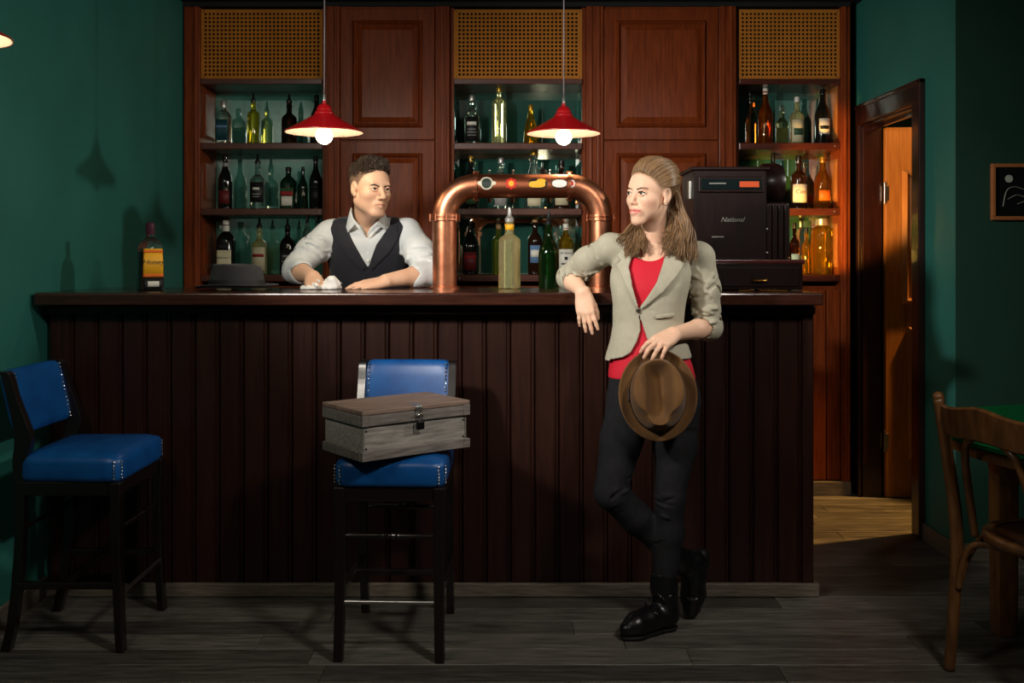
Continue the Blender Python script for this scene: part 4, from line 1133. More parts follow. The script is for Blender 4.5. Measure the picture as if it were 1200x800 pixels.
# ================================================================ implicit surfaces for bodies and clothes
f32 = np.float32
def vec(p): return np.array(p, dtype=f32)
class Vol:
    def __init__(s, lo, hi, h):
        s.h = h
        s.lo = vec(lo)
        n = [int(math.ceil((hi[i] - lo[i]) / h)) + 1 for i in range(3)]
        s.ax = [(s.lo[i] + h * np.arange(n[i])).astype(f32) for i in range(3)]
        s.d = np.full(n, 0.08, f32)
    def sl(s, lo, hi):
        out = []
        for i in range(3):
            a = int(np.searchsorted(s.ax[i], lo[i])); b = int(np.searchsorted(s.ax[i], hi[i]))
            out.append(slice(max(a - 1, 0), max(b + 1, 0)))
        return tuple(out)
    def co(s, q):
        return (s.ax[0][q[0]][:, None, None], s.ax[1][q[1]][None, :, None], s.ax[2][q[2]][None, None, :])
    def op(s, fn, lo, hi, k=0.0, op='u'):
        pad = k + 0.012
        q = s.sl([lo[i] - pad for i in range(3)], [hi[i] + pad for i in range(3)])
        a = s.d[q]
        if a.size == 0: return s
        b = fn(*s.co(q))
        b = np.broadcast_to(b, a.shape)
        if op == 's': a, b = -a, b; sgn = -1
        else: sgn = 1
        if op in ('u', 's'):
            if k > 0:
                hh = np.maximum(k - np.abs(a - b), 0) / k
                r = np.minimum(a, b) - hh * hh * k * 0.25
            else: r = np.minimum(a, b)
            s.d[q] = sgn * r
        return s
    def cone(s, a, b, ra, rb=None, k=0.0, op='u'):
        rb = ra if rb is None else rb
        a, b = vec(a), vec(b)
        lo = np.minimum(a - ra, b - rb); hi = np.maximum(a + ra, b + rb)
        ba = b - a; L2 = float(ba @ ba) + 1e-12
        def fn(X, Y, Z):
            px, py, pz = X - a[0], Y - a[1], Z - a[2]
            t = np.clip((px * ba[0] + py * ba[1] + pz * ba[2]) / L2, 0, 1)
            return np.sqrt((px - t * ba[0]) ** 2 + (py - t * ba[1]) ** 2 + (pz - t * ba[2]) ** 2) - (ra + (rb - ra) * t)
        return s.op(fn, lo, hi, k, op)
    def chain(s, pts, rs, k=0.0, op='u'):
        for i in range(len(pts) - 1):
            s.cone(pts[i], pts[i + 1], rs[i], rs[i + 1], k, op)
        return s
    def ell(s, c, r, Rm=None, k=0.0, op='u'):
        c = vec(c); r = vec(r)
        Rm = np.eye(3, dtype=f32) if Rm is None else np.array(Rm, dtype=f32)
        m = float(r.max())
        def fn(X, Y, Z):
            px, py, pz = X - c[0], Y - c[1], Z - c[2]
            u = [(px * Rm[0, i] + py * Rm[1, i] + pz * Rm[2, i]) for i in range(3)]
            k0 = np.sqrt((u[0] / r[0]) ** 2 + (u[1] / r[1]) ** 2 + (u[2] / r[2]) ** 2)
            k1 = np.sqrt((u[0] / r[0] ** 2) ** 2 + (u[1] / r[1] ** 2) ** 2 + (u[2] / r[2] ** 2) ** 2)
            return k0 * (k0 - 1) / np.maximum(k1, 1e-6)
        return s.op(fn, c - m, c + m, k, op)
    def loft(s, secs, off=0.0, yaw=0.0, k=0.0, op='u', n=2.4):
        f = loft_fn(secs, off, yaw, n)
        A = np.array(secs)
        m = A[:, 3:5].max() + 0.05
        lo = (A[:, 1].min() - m, A[:, 2].min() - m, A[:, 0].min() - 0.03)
        hi = (A[:, 1].max() + m, A[:, 2].max() + m, A[:, 0].max() + 0.03)
        return s.op(f, lo, hi, k, op)
    def clip(s, fn):                      # keep where fn < 0 (whole volume)
        q = (slice(None),) * 3
        s.d = np.maximum(s.d, np.broadcast_to(fn(*s.co(q)), s.d.shape)).astype(f32)
        return s
    def add_noise(s, amp, scale, seed=0, n=7):
        q = (slice(None),) * 3
        X, Y, Z = s.co(q)
        r = np.random.RandomState(seed)
        acc = np.zeros(s.d.shape, f32)
        for i in range(n):
            w = r.normal(size=3); w = w / np.linalg.norm(w) * scale * r.uniform(0.6, 1.6)
            acc += np.sin(w[0] * X + w[1] * Y + w[2] * Z + r.uniform(0, 6.28)).astype(f32)
        s.d += (amp / math.sqrt(n)) * acc
        return s
    def folds(s, a, b, ra, rb, n, rf=0.007, seed=0, k=0.010, slant=1.0, t0=0.05, t1=0.95, inward=0.35):
        a, b = np.array(a, float), np.array(b, float)
        r = np.random.RandomState(seed)
        ax = (b - a) / np.linalg.norm(b - a)
        u = np.cross(ax, [0.3, 0.5, 0.81]); u /= np.linalg.norm(u); w = np.cross(ax, u)
        for i in range(n):
            t = r.uniform(t0, t1); ang = r.uniform(0, 6.28); da = r.uniform(0.7, 1.6); dt = r.uniform(-0.16, 0.16) * slant
            pts = []
            for q in np.linspace(0, 1, 4):
                tt = min(max(t + dt * (q - 0.5), 0), 1); an = ang + da * q
                R_ = ra + (rb - ra) * tt - rf * inward
                pts.append(a + (b - a) * tt + (u * math.cos(an) + w * math.sin(an)) * R_)
            s.chain(pts, [rf * 0.3, rf, rf, rf * 0.3], k)
            g = [p + ax * rf * 1.9 + (p - a - ax * ((p - a) @ ax)) * 0.12 for p in pts]
            s.chain(g, [rf * 0.25, rf * 0.7, rf * 0.7, rf * 0.25], k * 0.8, 's')
        return s
    def mesh(s):
        d, h = s.d, s.h
        ins = d < 0
        nx, ny, nz = d.shape
        c = np.zeros((nx - 1, ny - 1, nz - 1), np.uint8)
        for i in (0, 1):
            for j in (0, 1):
                for k in (0, 1):
                    c += ins[i:nx - 1 + i, j:ny - 1 + j, k:nz - 1 + k]
        act = (c > 0) & (c < 8)
        I = np.argwhere(act)
        idx = np.full(act.shape, -1, np.int32)
        idx[act] = np.arange(len(I), dtype=np.int32)
        acc = np.zeros((len(I), 3), np.float64); cnt = np.zeros(len(I))
        val = {}
        for o in [(i, j, k) for i in (0, 1) for j in (0, 1) for k in (0, 1)]:
            val[o] = d[I[:, 0] + o[0], I[:, 1] + o[1], I[:, 2] + o[2]].astype(np.float64)
        for o in val:
            for ax in range(3):
                if o[ax] == 0:
                    p = list(o); p[ax] = 1; p = tuple(p)
                    va, vb = val[o], val[p]
                    m = (va < 0) != (vb < 0)
                    t = np.where(m, va / np.where(m, va - vb, 1), 0)
                    pos = np.zeros((len(I), 3)); pos[:] = o; pos[:, ax] += t
                    acc[m] += pos[m]; cnt[m] += 1
        V = (I + acc / np.maximum(cnt, 1)[:, None]) * h + s.lo
        F = []
        for ax in range(3):
            a1, a2 = (ax + 1) % 3, (ax + 2) % 3
            sA = [slice(None)] * 3; sB = [slice(None)] * 3
            sA[ax] = slice(0, -1); sB[ax] = slice(1, None)
            A, B = ins[tuple(sA)], ins[tuple(sB)]
            ch = A != B
            q = np.argwhere(ch)
            ok = (q[:, a1] > 0) & (q[:, a2] > 0) & (q[:, a1] < d.shape[a1] - 1) & (q[:, a2] < d.shape[a2] - 1)
            q = q[ok]
            fl = A[q[:, 0], q[:, 1], q[:, 2]]
            def at(d1, d2):
                p = q.copy(); p[:, a1] -= d1; p[:, a2] -= d2
                return idx[p[:, 0], p[:, 1], p[:, 2]]
            quad = np.stack([at(1, 1), at(0, 1), at(0, 0), at(1, 0)], 1)
            quad[~fl] = quad[~fl][:, ::-1]
            F.append(quad)
        F = np.concatenate(F)
        F = F[(F >= 0).all(1)]
        return V, F
def loft_fn(secs, off=0.0, yaw=0.0, n=2.4):
    A = np.array(sorted(secs), dtype=np.float64)
    def fn(X, Y, Z):
        z = Z.reshape(-1)
        # smooth the stack by sampling it finely and averaging
        zz = np.linspace(A[0, 0], A[-1, 0], 200)
        vals = []
        for i in range(1, 5):
            v = np.interp(zz, A[:, 0], A[:, i])
            kk = np.ones(21) / 21
            v = np.convolve(np.pad(v, 10, mode='edge'), kk, 'valid')
            vals.append(np.interp(z, zz, v).astype(f32)[None, None, :])
        cx_, cy_, a, b = vals
        a = a + off; b = b + off
        c, s_ = math.cos(yaw), math.sin(yaw)
        dx, dy = X - cx_, Y - cy_
        u, v = dx * c + dy * s_, -dx * s_ + dy * c
        q = (np.abs(u / a) ** n + np.abs(v / b) ** n) ** (1.0 / n)
        g = np.minimum(a, b)
        d = (q - 1) * g
        cap = np.maximum(A[0, 0] - off - Z, Z - A[-1, 0] - off)
        return np.maximum(d, cap).astype(f32)
    return fn
def poly2(poly):
    """signed distance to a polygon in the x, z plane (negative inside), for broadcasting"""
    Pn = np.array(poly, dtype=np.float64)
    def fn(X, Y, Z):
        x = X[:, 0, 0][:, None]; z = Z[0, 0, :][None, :]
        dm = np.full((x.shape[0], z.shape[1]), 1e9); ins = np.zeros(dm.shape, bool)
        n = len(Pn)
        for i in range(n):
            ax_, az = Pn[i]; bx_, bz = Pn[(i + 1) % n]
            ex, ez = bx_ - ax_, bz - az
            px, pz = x - ax_, z - az
            t = np.clip((px * ex + pz * ez) / (ex * ex + ez * ez + 1e-12), 0, 1)
            dm = np.minimum(dm, (px - t * ex) ** 2 + (pz - t * ez) ** 2)
            cond = ((az > z) != (bz > z))
            xi = ax_ + (z - az) / (ez if abs(ez) > 1e-9 else 1e-9) * ex
            ins ^= cond & (x < xi)
        return (np.where(ins, -1, 1) * np.sqrt(dm)).astype(f32)[:, None, :]
    return fn
def vol_obj(v, name, mat, parent, color=None, paint=None, smooth_it=1):
    V, F = v.mesh() if isinstance(v, Vol) else v
    me = bpy.data.meshes.new(name)
    me.vertices.add(len(V)); me.vertices.foreach_set('co', V.astype(f32).ravel())
    me.loops.add(F.size); me.loops.foreach_set('vertex_index', F.astype(np.int32).ravel())
    me.polygons.add(len(F)); me.polygons.foreach_set('loop_start', np.arange(0, F.size, 4, dtype=np.int32))
    me.polygons.foreach_set('use_smooth', np.ones(len(F), bool))
    me.update(calc_edges=True)
    me.materials.append(mat)
    if color is not None:
        C = np.tile(np.array([*color, 1.0]), (len(V), 1))
        if paint: paint(V, C)
        at = me.color_attributes.new('Col', 'FLOAT_COLOR', 'POINT')
        at.data.foreach_set('color', C.astype(f32).ravel())
    o = bpy.data.objects.new(name, me)
    COL.objects.link(o)
    o.parent = parent
    if parent is not None and parent.name in WORLD:
        o.matrix_parent_inverse = WORLD[parent.name]
    if smooth_it:
        sm = o.modifiers.new('relax', 'SMOOTH'); sm.factor = 0.5; sm.iterations = smooth_it
    return o
def stroke(V, C, pts, r, col, amount=1.0, soft=0.5):
    """tint the vertices within r of a polyline"""
    pts = np.array(pts, float)
    dm = np.full(len(V), 1e9)
    for i in range(max(1, len(pts) - 1)):
        a = pts[i]; b = pts[min(i + 1, len(pts) - 1)]
        ba = b - a; t = np.clip(((V - a) @ ba) / (ba @ ba + 1e-12), 0, 1)
        dm = np.minimum(dm, np.linalg.norm(V - a - t[:, None] * ba, axis=1))
    w = np.clip((r - dm) / (r * soft), 0, 1)[:, None] * amount
    C[:, :3] = C[:, :3] * (1 - w) + np.array(col) * w

# ---------------------------------------------------------------- anatomy
class HeadFrame:
    def __init__(s, origin, fwd, up=(0, 0, 1), scale=1.0):
        f = np.array(fwd, float); f /= np.linalg.norm(f)
        u = np.array(up, float); u = u - f * (u @ f); u /= np.linalg.norm(u)
        x = np.cross(u, f)
        s.R = np.stack([x, f, u], 1)          # columns: person's left, forward, up
        s.x = np.cross(u, f) * 1.0
        s.o = np.array(origin, float); s.k = scale
    def w(s, *p): return s.o + s.R @ (np.array(p, float) * s.k)
def build_head(v, H, male=True, neck_base=None, neck_r=0.055):
    k = H.k
    E = lambda c, r, kk=0.02, op='u', Rm=None: v.ell(H.w(*c), np.array(r) * k, H.R if Rm is None else Rm, kk * k, op)
    Cn = lambda a, b, ra, rb, kk=0.015, op='u': v.cone(H.w(*a), H.w(*b), ra * k, rb * k, kk * k, op)
    E((0, -0.018, 0.042), (0.076, 0.097, 0.086))                 # cranium
    E((0, 0.028, 0.028), (0.066, 0.064, 0.070), 0.03)             # forehead
    E((0, 0.030, -0.035), (0.058 if male else 0.052, 0.058, 0.070 if male else 0.062), 0.03)            # face
    jw = 0.053 if male else 0.040
    for s in (-1, 1):
        if male:
            Cn((s * jw, -0.005, -0.05), (s * 0.018, 0.068, -0.100), 0.020, 0.017, 0.025)   # jaw line
            E((s * 0.036, 0.036, -0.048), (0.022, 0.032, 0.032), 0.03)
        else:
            Cn((s * jw, 0.004, -0.038), (s * 0.012, 0.068, -0.100), 0.015, 0.014, 0.025)
            E((s * 0.034, 0.036, -0.046), (0.022, 0.032, 0.030), 0.03)
        E((s * (0.043 if male else 0.040), 0.058, -0.022), (0.022, 0.024, 0.018), 0.025)                    # cheek bone
    E((0, 0.074, -0.101), (0.024 if male else 0.018, 0.018, 0.016), 0.022)             # chin
    if male:
        Cn((-0.036, 0.081, 0.0235), (0.036, 0.081, 0.0235), 0.0125, 0.0125, 0.016)          # brow ridge
    else:
        Cn((-0.03, 0.080, 0.028), (0.03, 0.080, 0.028), 0.009, 0.009, 0.02)
    for s in (-1, 1):
        E((s * 0.032, 0.102, 0.004), (0.019, 0.018, 0.013), 0.014, 's')                # eye socket
    nt = 0.117 if male else 0.1105
    Cn((0, 0.086, 0.016), (0, nt - 0.006, -0.026), 0.0085, 0.0095, 0.012)              # nose
    ns = 1.0 if male else 0.80
    E((0, nt - 0.004, -0.033), (0.0125 * ns, 0.0115 * ns, 0.0095 * ns), 0.008)
    for s in (-1, 1):
        E((s * 0.0125 * (0.5 + 0.5 * ns), 0.098 if male else 0.096, -0.036), (0.0075 * ns, 0.011 * ns, 0.0075 * ns), 0.006)
    E((0, 0.082, -0.066), (0.028, 0.018, 0.022), 0.018)                                # mouth mound
    fl = 1.0 if male else 1.45; zc_ = -0.0665 if male else -0.0645
    for s in (-1, 1):
        Cn((s * 0.003, 0.0995, -0.0605), (s * 0.025, 0.086, zc_), 0.0042 * fl, 0.0022, 0.006)
        Cn((0, 0.0975, -0.0735), (s * 0.021, 0.088, zc_ - 0.0025), 0.0054 * fl, 0.0028, 0.006)
    Cn((-0.026, 0.0905, -0.067), (0.0, 0.1055, -0.0668), 0.0014, 0.0019, 0.003, 's')
    Cn((0.026, 0.0905, -0.067), (0.0, 0.1055, -0.0668), 0.0014, 0.0019, 0.003, 's')
    # lids
    for s in (-1, 1):
        up = [(s * 0.0165, 0.0850, 0.003), (s * 0.024, 0.0915, 0.0105), (s * 0.034, 0.0925, 0.0118), (s * 0.0475, 0.0815, 0.0060)]
        lo = [(s * 0.0175, 0.0845, 0.000), (s * 0.026, 0.0905, -0.0042), (s * 0.036, 0.0900, -0.0044), (s * 0.0470, 0.0810, 0.0025)]
        if not male:
            up = [(a, b + 0.0006, c + 0.0012 * (0.02 < abs(a) < 0.04)) for a, b, c in up]; lo = [(a, b, c - 0.0010 * (0.02 < abs(a) < 0.04)) for a, b, c in lo]
        for L_, rr in ((up, 0.0040), (lo, 0.0030 if male else 0.0026)):
            for i in range(3):
                Cn(L_[i], L_[i + 1], rr, rr, 0.005)
        # ear
        E((s * 0.079, -0.008, 0.002), (0.009, 0.019, 0.031), 0.010)
        E((s * 0.088, -0.002, 0.004), (0.008, 0.011, 0.019), 0.004, 's')
        E((s * 0.078, 0.002, -0.026), (0.007, 0.009, 0.010), 0.008)
    if neck_base is not None:
        v.cone(H.w(0, -0.022, -0.05), neck_base, neck_r, neck_r * 1.06, 0.03)
        if male:
            v.cone(H.w(0, 0.03, -0.11), np.array(neck_base) + np.array([0.0, -0.035, 0.01]), 0.022, 0.02, 0.03)
def probe(v, H, x, z, y0=0.135):
    '''walk back along the face direction from in front of the face to the skin; returns local y'''
    y = y0
    while y > 0.02:
        p = (H.w(x, y, z) - v.lo) / v.h
        i = np.round(p).astype(int)
        if (i >= 0).all() and (i < np.array(v.d.shape)).all() and v.d[tuple(i)] < 0:
            return y
        y -= 0.0008
    return 0.08
def face_lines(v, H, parent, male, brow_mat, lash_mat):
    for s in (-1, 1):
        if male:
            br = [(0.012, 0.0138), (0.022, 0.0165), (0.034, 0.0195), (0.045, 0.0190), (0.051, 0.0155)]; rr = [0.0026, 0.0040, 0.0040, 0.0028, 0.0010]
        else:
            br = [(0.012, 0.0175), (0.022, 0.0205), (0.034, 0.0240), (0.045, 0.0232), (0.052, 0.0195)]; rr = [0.0022, 0.0030, 0.0030, 0.0020, 0.0008]
        pts = [H.w(s * a, probe(v, H, s * a, b) + 0.0002, b) for a, b in br]
        P_ = spline(pts, 4); m = len(P_)
        rad = [float(np.interp(i / (m - 1) * 4, range(5), rr)) * H.k for i in range(m)]
        MB().tube(P_, rad, 8, up=tuple(H.R[:, 2])).build('eyebrow', brow_mat, parent, smooth=True)
        el = [(0.0165, 0.0010), (0.022, 0.0066), (0.029, 0.0092), (0.037, 0.0088), (0.044, 0.0050), (0.049, 0.0030 if male else 0.0050)]
        if not male: el = [(a, b + 0.0010) for a, b in el]
        pts = []
        for a, b in el:
            yb = 0.0795 + math.sqrt(max(0.0, 0.0128 ** 2 - (a - 0.032) ** 2 - (b - 0.0035) ** 2))
            yb = max(yb, probe(v, H, s * a, b) - 0.001) if abs(a - 0.032) > 0.011 else max(yb, probe(v, H, s * a, b + 0.002) - 0.0015)
            pts.append(H.w(s * a, yb + 0.0009, b))
        P_ = spline(pts, 4); m = len(P_)
        t_ = 0.0011 if male else 0.0021
        rad = [t_ * H.k * (0.5 + 0.7 * i / (m - 1)) * (1 if i < m - 3 else 0.5) for i in range(m)]
        MB().tube(P_, rad, 6).build('eyelash', lash_mat, parent, smooth=True)
def make_eyes(H, parent, iris, gaze=(0, 1, 0), er=0.0128):
    for s in (-1, 1):
        c = H.w(s * 0.032, 0.0795, 0.0035); r = er * H.k
        b = MB().ball((0, 0, 0), r, 24, 18)
        V = np.array(b.v)
        g = H.R @ np.array(gaze, float); g /= np.linalg.norm(g)
        ang = np.arccos(np.clip((V @ g) / r, -1, 1))
        me = bpy.data.meshes.new('eye')
        me.from_pydata([tuple(p) for p in (V + c)], [], b.f)
        C = np.tile(np.array([*rgb(232, 226, 218), 1.0]), (len(V), 1))
        C[ang < 0.62, :3] = iris
        C[ang < 0.30, :3] = (0.004, 0.004, 0.004)
        at = me.color_attributes.new('Col', 'FLOAT_COLOR', 'POINT')
        at.data.foreach_set('color', C.astype(f32).ravel())
        me.polygons.foreach_set('use_smooth', [True] * len(me.polygons))
        me.materials.append(pmat('eye_surface', (0.8, 0.8, 0.8), 0.08, attr='Col', spec=0.6))
        o = bpy.data.objects.new('eye', me); COL.objects.link(o); o.parent = parent
        if parent.name in WORLD: o.matrix_parent_inverse = WORLD[parent.name]
def build_hand(v, wrist, f, n, s, curls, k=1.0, spread=0.10, thumb=(0.5, 0.35), lens=(0.066, 0.074, 0.069, 0.054), wr=0.024, thumb_curl=0.3):
    """f: along the hand, n: out of the back of the hand, s: towards the thumb; curls: per finger (c1, c2, c3) radians"""
    f = np.array(f, float); f /= np.linalg.norm(f)
    n = np.array(n, float); n -= f * (n @ f); n /= np.linalg.norm(n)
    s = np.array(s, float); s -= f * (s @ f) + n * (s @ n); s /= np.linalg.norm(s)
    w = np.array(wrist, float)
    offs = (0.027, 0.009, -0.009, -0.026)
    ln = (0.080, 0.084, 0.080, 0.072)
    kn = []
    for i in range(4):
        p = w + f * ln[i] * k + s * offs[i] * k + n * (0.004 - 0.003 * abs(i - 1.2)) * k
        kn.append(p)
        v.cone(w + s * offs[i] * 0.55 * k, p, 0.0155 * k, 0.0112 * k, 0.012 * k)
    v.ell(w + f * 0.045 * k - n * 0.004 * k, (0.034 * k, 0.044 * k, 0.014 * k), np.stack([s, f, n], 1), 0.014 * k)
    tips = []
    for i in range(4):
        d0 = f + s * spread * (1.3 - i * 0.9) * 0.6
        d0 /= np.linalg.norm(d0)
        p = kn[i]; ang = 0.0; r = (0.0098, 0.0100, 0.0096, 0.0084)[i] * k
        for j, fr in enumerate((0.46, 0.30, 0.24)):
            ang += curls[i][j]
            dd = d0 * math.cos(ang) - n * math.sin(ang)
            q = p + dd * lens[i] * k * fr * 1.15
            v.cone(p, q, r, r * 0.88, 0.004 * k if j else 0.006 * k)
            p = q; r *= 0.88
        tips.append(p)
    # thumb from the side of the palm near its base
    b0 = w + f * 0.022 * k + s * 0.020 * k - n * 0.006 * k
    a, c = thumb
    d1 = f * math.cos(a) + s * math.sin(a) - n * c; d1 /= np.linalg.norm(d1)
    b1 = b0 + d1 * 0.040 * k
    d2 = d1 + f * thumb_curl - s * thumb_curl * 0.6; d2 /= np.linalg.norm(d2)
    b2 = b1 + d2 * 0.030 * k
    d3 = d2 + f * thumb_curl - s * thumb_curl * 0.5; d3 /= np.linalg.norm(d3)
    b3 = b2 + d3 * 0.022 * k
    v.cone(b0, b1, 0.0150 * k, 0.0118 * k, 0.012 * k)
    v.cone(b1, b2, 0.0112 * k, 0.0100 * k, 0.005 * k)
    v.cone(b2, b3, 0.0100 * k, 0.0080 * k, 0.004 * k)
    return kn, tips, b3
def strands_obj(name, paths, parent, mat, col, jitter=0.25, n=5, seed=1, sub=5):
    """paths: list of (points, r0, r1); one mesh of tapering locks, each lock with its own shade"""
    b = MB(); cols = []
    r = random.Random(seed)
    for pts, r0, r1 in paths:
        pts = spline(pts, sub)
        m = len(pts)
        k0 = len(b.v)
        rad = [(r0 + (r1 - r0) * (i / (m - 1)) ** 2) * (0.55 + 0.45 * min(1, i / 3)) for i in range(m)]
        b.tube(pts, rad, n, True)
        sh = 1 + r.uniform(-jitter, jitter)
        cols += [[c * sh for c in col] + [1.0]] * (len(b.v) - k0)
    o = b.build(name, mat, parent, smooth=True)
    at = o.data.color_attributes.new('Col', 'FLOAT_COLOR', 'POINT')
    at.data.foreach_set('color', np.array(cols, dtype=f32).ravel())
    return o
M['skin'] = pmat('skin', rgb(205, 155, 125), 0.48, attr='Col', sss=0.12, spec=0.4)
M['hair'] = pmat('hair', rgb(60, 44, 32), 0.36, attr='Col', spec=0.45)
M['brow_dark'] = pmat('dark_brow_hair', rgb(44, 30, 24), 0.6)
M['lash'] = pmat('black_lash', rgb(16, 11, 10), 0.5)
M['brow_brown'] = pmat('brown_brow_hair', rgb(66, 44, 32), 0.6)
# ================================================================ the bartender
A3 = lambda v: np.array(v, float)
def Pn(px, py, Y): return A3(P(px, py, Y))
man = thing('person', 'bartender in white shirt and dark waistcoat leaning on the bar', 'person', (-0.62, 4.45, 0))
mc = -0.624
MS = [(0.80, mc, 4.50, .150, .11), (0.95, mc, 4.47, .148, .108), (1.05, mc, 4.44, .150, .108), (1.15, mc, 4.395, .156, .108), (1.25, mc, 4.355, .165, .110), (1.32, mc, 4.335, .168, .105), (1.375, mc, 4.325, .140, .085), (1.41, mc, 4.32, .085, .062)]
mSL, mSR = Pn(477, 273, 4.32), Pn(387, 274, 4.32)
mEL, mER = Pn(502, 321, 4.17), Pn(347, 317, 4.20)
mWL, mWR = Pn(452, 328.5, 4.03), Pn(366, 324, 4.03)
mNB = Pn(431, 264, 4.31)
Hm = HeadFrame(Pn(433.5, 222.5, 4.205), (math.sin(R(40)), -math.cos(R(40)), -0.05), (0.03, 0.0, 1), 0.955)
v = Vol((-1.08, 3.86, 0.72), (-0.24, 4.66, 1.74), 0.0032)
build_head(v, Hm, True, mNB, 0.053)
v.loft(MS, -0.012, k=0.02)
for s_ in (mSL, mSR):
    v.cone(mNB - A3((0, 0, 0.015)), s_, 0.045, 0.046, 0.03)
for s_, e_, w_ in ((mSL, mEL, mWL), (mSR, mER, mWR)):
    v.chain([s_, e_], [0.046, 0.039], 0.02)
    mid = e_ + (w_ - e_) * 0.35
    v.chain([e_, mid, w_], [0.038, 0.0385, 0.0265], 0.015)
# left hand lies flat on the worktop, fingers to the photo's left
fl = A3(Pn(404, 336.5, 3.965)) - mWL
c0 = [(0.10, 0.22, 0.10), (0.10, 0.20, 0.12), (0.12, 0.22, 0.12), (0.16, 0.24, 0.14)]
build_hand(v, mWL + A3((0, 0, -0.004)), fl, (0.0, -0.32, 1.0), (0, 1, 0.25), c0, 1.02, 0.12)
# right hand closed over the cloth
build_hand(v, mWR, (0.30, -0.86, -0.42), (0.0, -0.55, 0.85), (1, 0.2, -0.1), [(0.9, 0.9, 0.6), (0.95, 0.9, 0.6), (1.0, 0.9, 0.6), (1.05, 0.9, 0.6)], 1.0, 0.2, thumb=(0.7, 0.5))
SKM = rgb(212, 168, 138)
def paint_man(V, C):
    lips = [Hm.w(-0.024, 0.088, -0.067), Hm.w(-0.008, 0.099, -0.0645), Hm.w(0.008, 0.099, -0.0645), Hm.w(0.024, 0.088, -0.067)]
    lipl = [Hm.w(-0.019, 0.089, -0.071), Hm.w(0, 0.098, -0.074), Hm.w(0.019, 0.089, -0.071)]
    stroke(V, C, lips, 0.0065, rgb(168, 98, 84), 0.75, 0.6); stroke(V, C, lipl, 0.0065, rgb(172, 102, 88), 0.75, 0.6)
    for s in (-1, 1):
        stroke(V, C, [Hm.w(s * 0.045, 0.062, -0.035)], 0.03, rgb(204, 136, 110), 0.5, 1.0)
    # short cropped hair on sides and back of the scalp
    L_ = (V - Hm.o) @ Hm.R / Hm.k
    x, y, z = L_[:, 0], L_[:, 1], L_[:, 2]
    near = np.linalg.norm(V - Hm.w(0, -0.015, 0.045), axis=1) < 0.125
    hl = np.clip((0.004 - (0.78 * y - 0.62 * z - 0.003)) / 0.008, 0, 1) * np.clip((z + 0.045) / 0.022, 0, 1)
    ear = np.clip((np.linalg.norm((L_ - np.array([0, -0.006, -0.002])) * np.array([0.0, 1.0, 0.75]), axis=1) - 0.022) / 0.008, 0, 1)
    fade = np.clip((z + 0.025) / 0.045, 0.55, 1)
    w = (hl * ear * near * fade * 0.8)[:, None]
    C[:, :3] = C[:, :3] * (1 - w) + np.array(rgb(62, 46, 36)) * w
v.clip(lambda X, Y, Z: np.where(Y < CYB + 0.005, CT + 0.0015 - Z, -1).astype(f32) + 0 * X)
vm = v
mb = vol_obj(v, 'body', M['skin'], man, SKM, paint_man, 1)
make_eyes(Hm, mb, rgb(60, 66, 66), (0.12, 1, -0.05))
face_lines(vm, Hm, mb, True, M['brow_dark'], M['lash'])
# hair: brushed up crop on top
rr = random.Random(4)
paths = []
for i in range(3600):
    th = rr.uniform(0, 2 * math.pi); q = math.sqrt(rr.random())
    x = 0.0775 * q * math.cos(th); y = -0.018 + 0.0985 * q * math.sin(th)
    e = 1 - (x / 0.078) ** 2 - ((y + 0.018) / 0.099) ** 2
    if e < 0.02: continue
    z = 0.042 + 0.0855 * math.sqrt(e)
    if 0.78 * y - 0.62 * z - 0.003 > -0.002 or z < 0.054 + rr.uniform(-0.008, 0.006): continue
    top = min(1, max(0.0, (z - 0.06) / 0.05))
    front = min(1, max(0, (y + 0.02) / 0.07))
    L_ = (0.0045 + 0.027 * top + 0.012 * front * top) * rr.uniform(0.6, 1.2)
    nx, ny, nz = x / 0.078 ** 2, (y + 0.018) / 0.099 ** 2, (z - 0.042) / 0.086 ** 2
    nn = math.sqrt(nx * nx + ny * ny + nz * nz)
    sw = math.sin(60 * x + 45 * y)
    d = np.array([nx, ny, nz]) / nn + np.array([rr.uniform(-.3, .3) + 0.25 + 0.5 * sw, 0.35 + 0.3 * front, 0.35 * front + rr.uniform(-.2, .2)]) * 0.9
    d /= np.linalg.norm(d)
    p0 = np.array([x, y, z - 0.004])
    p1 = p0 + d * L_ * 0.55; p2 = p0 + d * L_ + np.array([0.003, 0.002, 0.001 * rr.uniform(-1, 1)])
    paths.append(([Hm.w(*p0), Hm.w(*p1), Hm.w(*p2)], 0.0030, 0.0008))
strands_obj('hair', paths, man, M['hair'], rgb(58, 45, 36), 0.4, 4, 2, 2)
# ---- shirt
v = Vol((-1.06, 4.02, 0.86), (-0.26, 4.62, 1.52), 0.0036)
v.loft(MS[1:], 0.004, k=0.02)
for s_ in (mSL, mSR):
    v.cone(mNB - A3((0, 0, 0.012)), s_, 0.056, 0.058, 0.03)
for s_, e_, w_, sd in ((mSL, mEL, mWL, 3), (mSR, mER, mWR, 8)):
    dirf = (w_ - e_) / np.linalg.norm(w_ - e_)
    out = A3((0.012 if s_ is mSL else -0.012, 0, 0.0))
    m_ = (s_ + e_) / 2 + out
    v.chain([s_, m_, e_ + out * 0.4], [0.060, 0.062, 0.057], 0.025)
    v.folds(s_, e_, 0.061, 0.057, 20, 0.0062, sd, 0.010, 1.8, 0.28)
    # rolled cuff
    v.cone(e_, e_ + dirf * 0.052, 0.055, 0.050, 0.012)
    v.cone(e_ + dirf * 0.030, e_ + dirf * 0.062, 0.052, 0.0505, 0.006)
    v.cone(e_ + dirf * 0.03, e_ + dirf * 0.12, 0.041, 0.043, 0.002, 's')
v.add_noise(0.0022, 55, 5)
